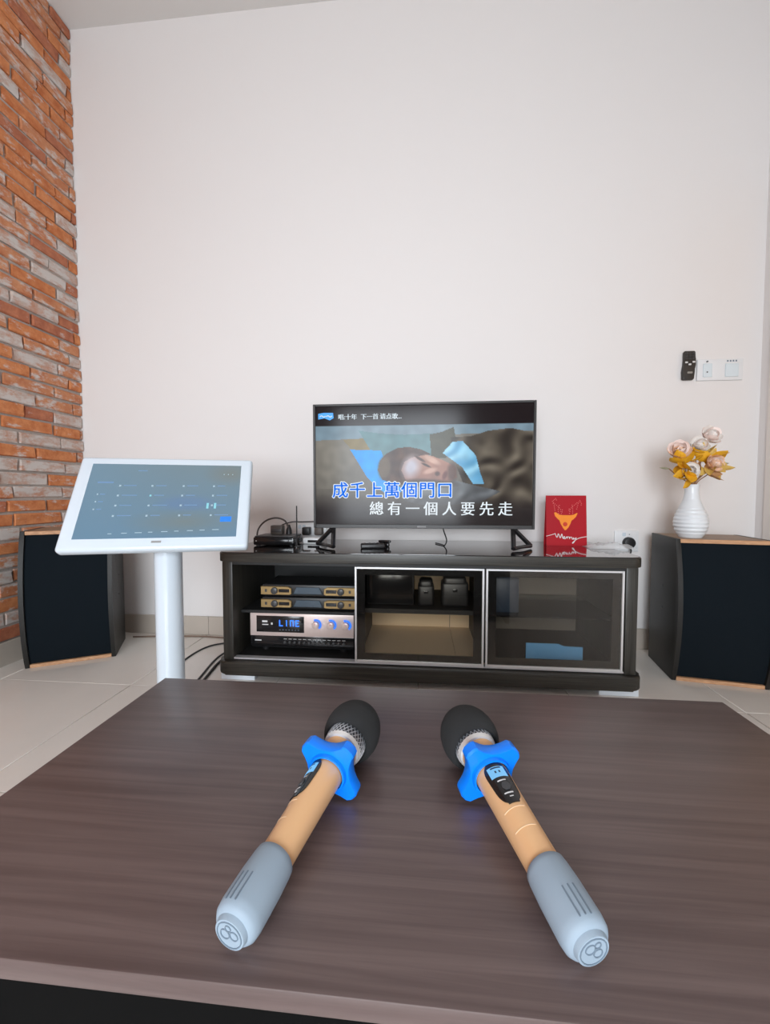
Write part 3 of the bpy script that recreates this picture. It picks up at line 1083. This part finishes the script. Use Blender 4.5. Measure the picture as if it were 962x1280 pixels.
# ------------------------------------------------------------------ small things on the cabinet top
ZT = .5555
t = thing('set_top_box', 'black set top box with rounded edges beside the television', 'box', (-.694, 1.83, ZT))
obj('case', bb(bm_new(), -.100, .098, 0, .145, .004, .042, .006), BLACKG, t)
obj('lid', bb(bm_new(), -.094, .092, .004, .141, .042, .047, .002), DARKGREY, t)
for k in range(4):
    obj('rubber_foot', lathe(bm_new(), [(0, .009), (.0045, .009)], 12), BLACKP, t, 40, ((-.08, .08)[k % 2], (.02, .12)[k // 2], 0))
bxo('indicator_light', -.088, -.082, -.0012, .001, .022, .026, PRINTW, t)
bxo('indicator_light', .070, .074, -.0012, .001, .020, .032, DARKGREY, t)
an = thing('antenna', 'thin upright black antenna beside the set top box', 'antenna', (-.572, 1.80, ZT))
obj('base', lathe(bm_new(), [(0, .012), (.004, .012), (.008, .005)], 18), BLACKG, an)
obj('rod', tube(bm_new(), [(0, 0, .006), (.0008, 0, .10), (.001, 0, .192)], .0034, 8, 1, .0028), BLACKP, an)
ad = thing('power_adapter', 'small taupe adapter cube resting on the set top box', 'adapter', (-.706, 1.92, ZT + .047))
obj('case', bb(bm_new(), -.030, .030, -.02, .02, 0, .045, .004), mat('taupe_plastic', srgb(84, 78, 72), .5), ad)
bxo('ridge', -.026, .026, -.0225, -.018, .012, .030, DARKGREY, ad, .002)
cb = bm_new()
tube(cb, [(-.805, 1.90, .560), (-.800, 1.905, .625), (-.765, 1.91, .668), (-.715, 1.915, .684), (-.672, 1.92, .672), (-.655, 1.925, .640), (-.652, 1.93, .6065)], .0042, 8, 6)
cbo = tag(obj('looped_cable', cb, mat('brown_grey_cable', srgb(82, 74, 70), .5)), 'grey brown cable looping above the set top box', 'cable')
pb = bm_new()
lathe(pb, [(.6030, .0150), (.625, .0135), (.640, .008), (.650, .0045)], 14, 'Z', M=Matrix.Translation((-.652, 1.93, 0)))
obj('plug', pb, BLACKP, cbo)


def socket(name, label, x, z, w_, h_, plugs, group=None):
    s = thing(name, label, 'socket', (x, YB, z))
    obj('face_plate', bb(bm_new(), -w_ / 2, w_ / 2, -.009, 0, -h_ / 2, h_ / 2, .003), WHITEP, s)
    return s


s = socket('wall_socket', 'white double wall socket with dark plugs behind the television', -.600, .600, .170, .088, 2)
for dx in (-.02, .048):
    pg = obj('plug', bb(bm_new(), dx - .022, dx + .022, -.050, -.009, -.020, .022, .006), mat('grey_brown_plug', srgb(96, 88, 82), .5) if dx > 0 else BLACKP, s)
for dx in (-.065, -.04):
    bxo('switch', dx - .008, dx + .008, -.012, -.008, .012, .032, WHITEG, s, .001, 1)
cb = bm_new()
tube(cb, [(-.76, 1.98, .6065), (-.735, 2.04, .636), (-.69, 2.09, .652), (-.64, 2.098, .652), (-.56, 2.092, .655), (-.49, 2.06, .662), (-.42, 2.02, .70)], .0032, 8, 6)
tag(obj('power_cable', cb, RUBBER), 'thin black cable running from set top box to television', 'cable')
wa = thing('white_adapter', 'flat white adapter block lying beside the antenna', 'adapter', (-.525, 1.95, ZT))
obj('case', bb(bm_new(), -.055, .055, -.03, .03, 0, .030, .006, 3), WHITEP, wa)
bxo('label_plate', -.03, .03, -.0312, -.029, .008, .020, BLACKG, wa, .0005, 1)

rm = thing('remote_control', 'black remote control lying on the glossy cabinet top', 'remote', (-.218, 1.80, ZT), .18)
obj('shell', bb(bm_new(), -.055, .055, -.022, .022, 0, .022, .007, 3), BLACKP, rm)
for k in range(8):
    obj('button', lathe(bm_new(), [(.0215, .004), (.0240, .0038)], 10), DARKGREY, rm, 40, (-.036 + (k // 2) * .022, (-.009, .009)[k % 2], 0))
rm = thing('microphone_clip', 'small black clip lying against the remote control', 'clip', (-.178, 1.865, ZT), -.3)
obj('jaw', bb(bm_new(), -.032, .032, -.012, .012, 0, .018, .005, 2), BLACKG, rm)
obj('jaw', bb(bm_new(), -.020, .040, -.010, .010, .018, .030, .005, 2), BLACKG, rm)

# red card
cd = thing('greeting_card', 'red greeting card with an orange deer head and white writing', 'card', (.694, 1.975, ZT), 0)
cw, chh = .0935, .240
lean = Matrix.Rotation(math.radians(-5), 4, 'X')
fl = bm_new()
box(fl, (0, 0, chh / 2), (2 * cw, .0012, chh), 0, 1, lean)
front = obj('front_leaf', fl, RED, cd)
bk = bm_new()
top_y = -math.sin(math.radians(-5)) * chh
M2 = Matrix.Translation((0, .0012 + 2 * top_y + .0, 0)) @ Matrix.Rotation(math.radians(5), 4, 'X')
box(bk, (0, 0, chh / 2), (2 * cw, .0012, chh), 0, 1, M2)
obj('back_leaf', bk, RED, cd)


def card_poly(pts, m_, name, dy=-.0009):
    b = bm_new()
    prism(b, pts, dy, dy - .0004, 'XZ')
    for v in b.verts:
        v.co = lean @ v.co
    return obj(name, b, m_, front)


def cz(u, v):
    return ((u - .5) * 2 * cw, (1 - v) * chh)


deer = [(.20, .345), (.24, .335), (.33, .385), (.42, .395), (.60, .395), (.68, .385), (.76, .350), (.78, .355), (.74, .425), (.67, .48), (.63, .50),
        (.60, .565), (.55, .640), (.49, .690), (.46, .695), (.42, .655), (.36, .570), (.33, .500), (.28, .465), (.22, .410)]
card_poly([cz(*p) for p in deer], ORANGE, 'deer_head')
card_poly([cz(.47 + .055 * math.cos(2 * PI * k / 18), .575 + .043 * math.sin(2 * PI * k / 18)) for k in range(18)], REDDK, 'deer_nose', -.0014)
for pts in ([(.38, .36), (.36, .28), (.30, .22), (.22, .17), (.16, .12)], [(.31, .36), (.30, .28), (.35, .16)], [(.22, .30), (.20, .20), (.16, .12), (.24, .06), (.28, .12)], [(.40, .33), (.41, .25)],
            [(.58, .36), (.60, .28), (.66, .22), (.74, .17), (.80, .12)], [(.66, .36), (.66, .26), (.64, .16)], [(.76, .27), (.80, .16), (.84, .10), (.88, .16), (.86, .22)], [(.57, .30), (.58, .24)]):
    P2 = [Vector(p) for p in pts]
    dots = bm_new()
    for a, b_ in zip(P2, P2[1:]):
        n_ = max(2, int((b_ - a).length / .033))
        for k in range(n_):
            p = a + (b_ - a) * k / n_
            x_, z_ = cz(p.x, p.y)
            prism(dots, [(x_ + .0019 * math.cos(2 * PI * i / 8), z_ + .0019 * math.sin(2 * PI * i / 8)) for i in range(8)], -.0009, -.0013, 'XZ')
    for v in dots.verts:
        v.co = lean @ v.co
    obj('antler_dots', dots, PINKP, front)
# handwriting "Merry" between two swooshes
strokes = [[(0.0, .815), (.10, .795), (.22, .765)],
           [(.215, .755), (.265, .840), (.300, .765), (.345, .850), (.385, .770), (.405, .845), (.43, .860), (.455, .835), (.445, .818), (.425, .84), (.46, .868), (.495, .835)],
           [(.495, .835), (.51, .823), (.515, .862), (.53, .830), (.565, .828), (.572, .838), (.575, .866), (.59, .835), (.625, .832), (.635, .842), (.64, .865), (.665, .872), (.675, .838)],
           [(.675, .838), (.69, .872), (.735, .842), (.73, .868), (.68, .935), (.645, .955), (.66, .930), (.76, .868), (.88, .835), (1.0, .820)]]
for k, st in enumerate(strokes):
    wr = bm_new()
    tube(wr, [(cz(*p)[0], -.0013, cz(*p)[1]) for p in st], .0017 if k else .0014, 6, 5)
    for v in wr.verts:
        v.co.y = -.0009 + (v.co.y + .0013) * .3
        v.co = lean @ v.co
    obj('handwriting', wr, PRINTW, front)

# clear plastic bag on the cabinet top
bag = bm_new()
nx, ny = 20, 8
vg = []
for j in range(ny + 1):
    row = []
    for i in range(nx + 1):
        u, v = i / nx, j / ny
        hgt = .030 * math.sin(PI * u) ** .7 * math.sin(PI * v) ** .7 * (.6 + .8 * abs(mnoise.noise(Vector((u * 6, v * 4, 2)))) + .5 * mnoise.noise(Vector((u * 11, v * 7, 8))))
        row.append(bag.verts.new((.755 + .205 * u + .01 * mnoise.noise(Vector((u * 4, v * 3, 0))), 1.855 + .105 * v, ZT + .002 + max(0, hgt))))
    vg.append(row)
for j in range(ny):
    for i in range(nx):
        bag.faces.new((vg[j][i], vg[j][i + 1], vg[j + 1][i + 1], vg[j + 1][i]))
tag(obj('plastic_bag', bag, CLEARP, None, 60), 'crumpled clear plastic bag lying beside the red card', 'bag')

s = socket('wall_socket', 'white wall socket with a round black plug above the plastic bag', 1.052, .560, .118, .108, 1)
pg = bm_new()
lathe(pg, [(-.009, .030), (-.022, .0295), (-.031, .026), (-.033, .020), (-.033, .0005)], 28, 'Y')
pl = obj('plug', pg, BLACKP, s, 40, (.008, 0, -.008))
gb = bm_new()
tube(gb, [(.008, -.030, -.032), (.007, -.040, -.050), (-.01, -.045, -.075), (-.04, -.05, -.10), (-.05, -.05, -.13)], .004, 8, 5)
obj('power_cord', gb, BLACKP, s)
bxo('switch', -.022, -.006, -.012, -.008, .026, .044, WHITEG, s, .001, 1)
bxo('indicator_light', .010, .014, -.0105, -.008, .033, .037, DARKGREY, s)

# wall remote in its holder and the double switch plate
wr_ = thing('wall_remote', 'black fan remote hanging on the white wall beside switches', 'remote', (1.322, YB, 1.368))
hold = bm_new()
prism(hold, [(-.031, .004), (-.024, 0), (.018, 0), (.024, .006), (.027, .045), (.024, .072), (.028, .10), (.027, .136), (.021, .142), (-.021, .142), (-.027, .135), (-.026, .075), (-.031, .04)], -.020, -.004, 'XZ', .005, 2)
obj('shell', hold, mat('grey_black_plastic', srgb(52, 49, 46), .45), wr_)
bxo('holder', -.024, .022, -.008, 0, .004, .09, BLACKP, wr_, .002)
for i in range(3):
    for j in range(3):
        bxo('button', -.022 + i * .016, -.011 + i * .016, -.023, -.019, .100 + j * .012, .108 + j * .012, DARKGREY, wr_, .001, 1)
for (a, b) in ((-.016, .085), (.018, .087), (0, .075)):
    bxo('button', a - .006, a + .006, -.0225, -.019, b - .004, b + .004, PRINTW, wr_, .001, 1)
bxo('button', -.011, .013, -.0225, -.019, .030, .040, mat('grey_button', srgb(150, 146, 138), .5), wr_, .003, 2)
sp = thing('switch_plate', 'white double switch plate with fan regulator on the wall', 'switch', (1.470, YB, 1.417))
obj('face_plate', bb(bm_new(), -.106, .106, -.010, 0, -.052, .052, .003), WHITEP, sp)
RK = mat('switch_rocker', (0.70, 0.78, 0.82, 1), .35)
bxo('rocker', -.080, -.038, -.014, -.009, -.036, .030, RK, sp, .002, 1)
bxo('rocker', .022, .084, -.014, -.009, -.036, .028, RK, sp, .002, 1)
for (a, b) in ((-.062, .040), (-.062, -.012)):
    obj('indicator_light', lathe(bm_new(), [(-.009, .004), (-.015, .0035)], 10, 'Y'), DARKGREY, sp, 40, (a, 0, b))
for k in range(4):
    bxo('printed_mark', .030 + k * .013, .037 + k * .013, -.0105, -.0095, .037, .045, GREYRUBD, sp)

# ------------------------------------------------------------------ loudspeakers
def make_speaker(label, loc, rz, h_=.612):
    sp = thing('loudspeaker', label, 'loudspeaker', loc, rz, 'loudspeakers on the floor')
    w_, d_, bl = .352, .265, .046
    n = 18

    def fy(z, base):
        s = z / h_
        return base - bl * (1 - (2 * s - 1) ** 2)
    prof = [(fy(h_ * k / n, 0), h_ * k / n) for k in range(n + 1)] + [(d_, h_), (d_, 0)]
    for sx in (-1, 1):
        a = sx * w_ / 2
        side = obj('side_panel', prism(bm_new(), prof, a, a - sx * .018, 'YZ', .0025, 2), SPKSIDE, sp)
        for zz in (.285, .385):
            obj('screw', lathe(bm_new(), [(0, .005), (.0012, .0045)], 12, 'X'), BLACKG, side, 40, (a + (0 if sx > 0 else -.0012), .12, zz))
    a = w_ / 2 - .018
    bxo('top_panel', -w_ / 2 + .0185, w_ / 2 - .0185, .002, d_, h_ - .018, h_ - .0005, SPKTOP, sp, .001, 1)
    bxo('edge_strip', -w_ / 2 + .0185, w_ / 2 - .0185, -.002, .002, h_ - .017, h_ - .001, SPKEDGE, sp, .0008, 1)
    bxo('bottom_panel', -w_ / 2 + .0185, w_ / 2 - .0185, -.002, d_, .0005, .016, SPKEDGE, sp, .001, 1)
    bxo('back_panel', -a, a, d_ - .018, d_ - .002, .018, h_ - .018, BLACKP, sp)
    gp = [(fy(.018 + (h_ - .036) * k / n, .012), .018 + (h_ - .036) * k / n) for k in range(n + 1)]
    gp += [(y_ + .015, z_) for y_, z_ in reversed(gp)]
    obj('grille', prism(bm_new(), gp, -a, a, 'YZ'), GRILLE, sp)
    return sp


def spk_loc(fl, fr_):
    d = Vector((fr_[0] - fl[0], fr_[1] - fl[1]))
    c = ((fl[0] + fr_[0]) / 2, (fl[1] + fr_[1]) / 2, 0)
    return c, math.atan2(d.y, d.x)


c, a = spk_loc((-1.806, 1.646), (-1.499, 1.820))
make_speaker('black cloth fronted loudspeaker in the corner by the brick wall', c, a, .632)
c, a = spk_loc((1.078, 1.798), (1.425, 1.737))
make_speaker('black cloth fronted loudspeaker carrying the white flower vase', c, a)

# ------------------------------------------------------------------ vase and flowers
VX, VY, VZ = 1.185, 1.875, .6115
vase = thing('vase', 'white ribbed ceramic vase on top of the loudspeaker', 'vase', (VX, VY, VZ))
prof = []
for k in range(181):
    s = k / 180
    z_ = .232 * s
    pts = [(0, .042), (.04, .048), (.12, .058), (.22, .0635), (.32, .064), (.42, .059), (.52, .0495), (.62, .0395), (.72, .031), (.84, .0265), (.94, .0262), (1.0, .0285)]
    for (s0, r0), (s1, r1) in zip(pts, pts[1:]):
        if s <= s1 + 1e-9:
            f = (s - s0) / (s1 - s0)
            f = f * f * (3 - 2 * f) if False else f
            r_ = r0 + (r1 - r0) * f
            break
    if .05 < s < .55:
        r_ += .0013 * math.cos(s * 2 * PI * 14)
    prof.append((z_, r_))
prof += [(.232, .0260), (.220, .0235), (.14, .030), (.06, .050), (.012, .038), (.010, .0005)]
obj('body', lathe(bm_new(), prof, 44, 'Z', True, True), CERAM, vase)


def petal_mesh(name, ln, wd, cup, m_, point=.0):
    b = bm_new()
    n, k = 6, 4
    g = []
    for i in range(n + 1):
        s = i / n
        wv = wd * (math.sin(PI * (s ** (.62 if point == 0 else .8))) ** (.6 if point == 0 else 1.0) * .95 + .05) * .5
        row = []
        for j in range(k + 1):
            q_ = j / k * 2 - 1
            row.append(b.verts.new((q_ * wv, ln * s * math.cos(cup * s), ln * s * math.sin(cup * s) * .75 + abs(q_) ** 2 * wv * .35)))
        g.append(row)
    for i in range(n):
        for j in range(k):
            b.faces.new((g[i][j], g[i][j + 1], g[i + 1][j + 1], g[i + 1][j]))
    me = bpy.data.meshes.new(name)
    b.to_mesh(me)
    b.free()
    me.shade_smooth()
    me.materials.append(m_)
    return me


PM = {k: petal_mesh('petal', .046, .040, .75, m_) for k, m_ in (('p', PETAL1), ('o', PETAL2), ('w', PETAL3))}
LM = {k: petal_mesh('leaf', .066, .040, .35, m_, 1) for k, m_ in (('y', LEAFY), ('o', LEAFO), ('t', LEAFT))}
rf = random.Random(5)
NECK = Vector((0, 0, .242))


def stem_obj(root, end, bend=(0, 0, 0)):
    a = Vector((end.x * .03, end.y * .03, -.13))
    m1 = NECK - Vector((0, 0, .242)) + Vector((end.x * .12, end.y * .12, .0))
    b = tube(bm_new(), [a, m1, m1 + (end - m1) * .55 + Vector(bend), end], .0022, 6, 5)
    return obj('stem', b, STEM, root)


def aim(v, roll=0.0):
    """rotation taking +Z to v"""
    return (Vector(v).normalized().to_track_quat('Z', 'Y') @ Matrix.Rotation(roll, 3, 'Z').to_quaternion()).to_euler()


def blossom(label, off, facing, kinds, size=1.0):
    root = thing('artificial_flower', label, 'flower', (VX, VY, VZ + .225), 0, 'artificial flowers in the vase')
    e = Vector(off)
    stem_obj(root, e)
    R_ = Vector(facing).normalized().to_track_quat('Z', 'Y')
    for ring, (cnt, elev, sc) in enumerate(((7, .05, 1.0), (6, .55, .92), (5, 1.0, .75))):
        for k in range(cnt):
            a_ = 2 * PI * (k + .5 * (ring % 2)) / cnt + rf.uniform(-.15, .15)
            q = R_ @ Matrix.Rotation(a_, 3, 'Z').to_quaternion() @ Matrix.Rotation(elev + rf.uniform(-.12, .12), 3, 'X').to_quaternion()
            s_ = size * sc * rf.uniform(.9, 1.1)
            inst('petal', PM[rf.choice(kinds)], root, e, q.to_euler(), (s_, s_, s_))
    hb_ = lathe(bm_new(), [(-.004, .004), (.0, .008), (.006, .008), (.010, .003)], 10)
    o = obj('flower_heart', hb_, LEAFO, root, 40, e)
    o.rotation_euler = R_.to_euler()
    return root


def spray(label, leaves, tip, kinds, size=1.0, cat='leaves', bud=False):
    root = thing('leaf_spray', label, cat, (VX, VY, VZ + .225), 0, 'artificial leaf sprays in the vase')
    tip = Vector(tip)
    stem_obj(root, tip)
    for (px, py, pz, dx, dy, dz) in leaves:
        d_ = Vector((dx, dy, dz)).normalized()
        q = d_.to_track_quat('Y', 'Z') @ Matrix.Rotation(rf.uniform(-.7, .7) + (.9 if abs(dy) < .5 else 0), 3, 'Y').to_quaternion()
        s_ = size * rf.uniform(.85, 1.15)
        inst('leaf', LM[rf.choice(kinds)], root, (px, py, pz), q.to_euler(), (s_, s_, s_))
    if bud:
        o = obj('bud', lathe(bm_new(), [(0, .002), (.012, .005), (.026, .004), (.04, .0005)], 8), BUD, root, 40, tip)
        o.rotation_euler = aim(bud)
    return root


blossom('tallest pale pink blossom in the white vase', (.052, -.01, .205), (.1, -.85, .5), 'ppw', 1.35)
blossom('white blossom just under the tallest pink one', (.005, -.02, .165), (-.2, -.9, .4), 'wwp', 1.2)
blossom('pale peach blossom leaning out toward the television', (-.072, -.015, .145), (-.3, -.85, .5), 'ppo', 1.4)
blossom('small white blossom hanging low over the vase neck', (-.045, -.05, .062), (-.3, -.95, .1), 'wwp', 1.1)
blossom('peach blossom low among the ochre leaves', (.042, -.05, .090), (.2, -.95, .2), 'oop', 1.15)


def fan(cx_, cy_, cz_, n, spread, centre, dist=.0):
    L_ = []
    for k in range(n):
        a_ = centre + (k / (n - 1) - .5) * spread
        L_.append((cx_ + dist * math.cos(a_), cy_ + rf.uniform(-.015, .015), cz_ + dist * math.sin(a_), math.cos(a_), rf.uniform(-.7, -.1), math.sin(a_)))
    return L_


spray('mustard yellow leaves spreading toward the red card', fan(-.062, -.03, .095, 6, 3.6, 2.7) + fan(-.05, -.05, .06, 3, 1.5, 3.5), (-.055, -.025, .10), 'yy', 1.2)
spray('golden yellow leaves below the white blossom', fan(.022, -.03, .125, 7, 4.6, 1.4), (.022, -.025, .125), 'yyo', 1.2)
spray('ochre leaves bunched below the tallest pink blossom', fan(.045, -.035, .105, 7, 4.4, .5) + fan(.055, -.03, .075, 3, 2.0, -.2), (.05, -.03, .09), 'ooy', 1.1)
spray('tan leaves packed around the vase neck', fan(.035, -.03, .055, 6, 3.8, .9) + fan(.0, -.03, .05, 3, 1.6, 2.2), (.025, -.02, .055), 'tto', .9)
spray('yellow leaf drooping lowest over the vase rim', fan(-.035, -.055, .030, 3, 1.2, 3.4), (-.035, -.045, .032), 'y', .9)
spray('thin grey green twig reaching out sideways', [], (.095, -.02, .095), 'o', 1, 'twig', (1, 0, .06))
spray('thin twig with pale bud reaching toward the red card', [], (-.115, -.03, .075), 'o', 1, 'twig', (-1, 0, .12))

# ------------------------------------------------------------------ touch screen kiosk
PX, PY = -.842, 1.262
ki = thing('song_kiosk', 'white touch screen song kiosk on a single round pole', 'kiosk', (PX, PY, 0))
obj('floor_base', lathe(bm_new(), [(0, .17), (.008, .172), (.014, .168), (.018, .05)], 48), WHITEG, ki)
obj('pole', lathe(bm_new(), [(.014, .0425), (.60, .0425), (.70, .0425)], 40), WHITEG, ki)
P0, P1, P2_, P3 = (Vector(p) for p in ((-1.128, 1.233, .927), (-.612, 1.392, .926), (-.541, 1.226, .632), (-1.057, 1.068, .633)))
cen = (P0 + P1 + P2_ + P3) / 4
ex = ((P1 - P0) + (P2_ - P3)).normalized()
ey = ((P0 - P3) + (P1 - P2_))
ey = (ey - ex * ey.dot(ex)).normalized()
ez = ex.cross(ey)
PWid, PHei = (P1 - P0).length, (P0 - P3).length
pm = Matrix((ex, ey, ez)).transposed().to_4x4()
pm.translation = cen - Vector((PX, PY, 0))
hs = bm_new()
box(hs, (0, 0, -.0175), (PWid, PHei, .035), .012, 4)
pan = obj('screen_housing', hs, WHITEG, ki)
pan.matrix_local = pm
br = bm_new()
box(br, (0, -.01, -.055), (.16, .12, .045), .01, 2)
obj('rear_bracket', br, WHITEP, pan)
sw, sh = PWid * .858, PHei * .80


def kiosk_paint(u, v):
    c = mixc((128, 150, 162), (112, 148, 176), v)  # pale wash also paints in the reflected haze over the interface
    c = mixc(c, (120, 156, 182), max(0, .6 - u))
    c = mixc(c, (138, 140, 128), .55 * max(0, 1 - math.hypot((u - .66) * 2.4, (v - .80) * 5)))
    c = mixc(c, (140, 134, 118), .5 * max(0, 1 - math.hypot((u - .93) * 5, (v - .13) * 5)))
    c = mixc(c, (108, 140, 190), .45 * ell(u, v, .65, .55, .16, .09, 0, .4))
    return tuple(k_ * 1.04 for k_ in c)


scp = picture('touch_screen', 40, 24, sw, sh, kiosk_paint, picture_mat('kiosk_picture', 0.80, .10), pan, (.002, .004, .0008), (0, 0, 0))
UIW = emis('interface_white', srgb(180, 208, 224), .95)
UIB = emis('interface_blue', srgb(40, 140, 250), 1.0)
UIS = emis('interface_slate', srgb(120, 158, 200), .95)
UIA = emis('interface_aqua', srgb(150, 225, 240), .95)


def ui(u0, u1, v0, v1, m_, name='icon'):
    b = bm_new()
    bb(b, (u0 - .5) * sw + .002, (u1 - .5) * sw + .002, (.5 - v1) * sh + .004, (.5 - v0) * sh + .004, .0010, .0014)
    return obj(name, b, m_, pan, 0)


ui(.885, .960, .735, .805, UIB, 'blue_button')
rk = random.Random(3)
for r_ in range(4):
    for c_ in range(4):
        u_, v_ = .20 + c_ * .205, .30 + r_ * .135
        ui(u_, u_ + .012, v_, v_ + .022, rk.choice((UIW, UIA, UIW)))
        ui(u_ + .03, u_ + .03 + rk.uniform(.05, .10), v_ + .002, v_ + .012, UIS, 'title_line')
for r_ in range(3):
    ui(.075, .083, .42 + r_ * .10, .437 + r_ * .10, UIW)
    ui(.095, .125, .422 + r_ * .10, .434 + r_ * .10, UIS, 'title_line')
ui(.06, .16, .255, .275, UIS, 'title_line')
ui(.30, .36, .09, .10, UIS, 'title_line')
for k in range(3):
    ui(.88 + k * .03, .886 + k * .03, .13, .142, UIW)
for (u_, v_) in ((.785, .55), (.835, .55)):
    ui(u_, u_ + .015, v_, v_ + .075, UIA)
for k in range(9):
    u_ = .20 + k * .08
    ui(u_, u_ + rk.uniform(.015, .045), .935 - k * .004, .943 - k * .004, UIW, 'title_line')
ui(.47, .53, 1.035, 1.06, mat('grey_print', srgb(150, 150, 150), .5), 'printed_logo')

# ------------------------------------------------------------------ cables on the floor
R_ = .0042
cb = tube(bm_new(), [(-1.60, 2.07, R_), (-1.50, 2.085, R_), (-1.38, 2.10, R_), (-1.22, 2.11, R_), (-1.08, 2.10, R_), (-.95, 2.09, R_)], R_, 8, 5)
tag(obj('speaker_cable', cb, mat('brown_cable', srgb(120, 100, 86), .5)), 'thin brown cable lying along the skirting behind the kiosk', 'cable')
cb = tube(bm_new(), [(-1.03, 1.50, R_), (-1.11, 1.68, R_), (-1.130, 1.85, R_), (-1.10, 1.98, R_), (-1.00, 2.04, R_), (-.89, 2.05, R_)], R_, 8, 6)
tag(obj('speaker_cable', cb, RUBBER), 'dark cable curving across the tiles between kiosk pole and cabinet', 'cable')
cb = tube(bm_new(), [(-.93, 1.48, R_), (-.955, 1.63, R_), (-.985, 1.82, R_), (-.97, 1.93, R_), (-.90, 2.0, R_)], R_, 8, 6)
tag(obj('power_cable', cb, DARKGREY), 'thin grey cable hugging the side of the cabinet', 'cable')
cb = tube(bm_new(), [(-.90, 1.47, .0055), (-.926, 1.62, .0055), (-.950, 1.79, .0055), (-.93, 1.90, .0055), (-.885, 1.96, .0055)], .0055, 8, 6)
tag(obj('power_cable', cb, BLACKP), 'thick black cable nearest the side of the cabinet', 'cable')
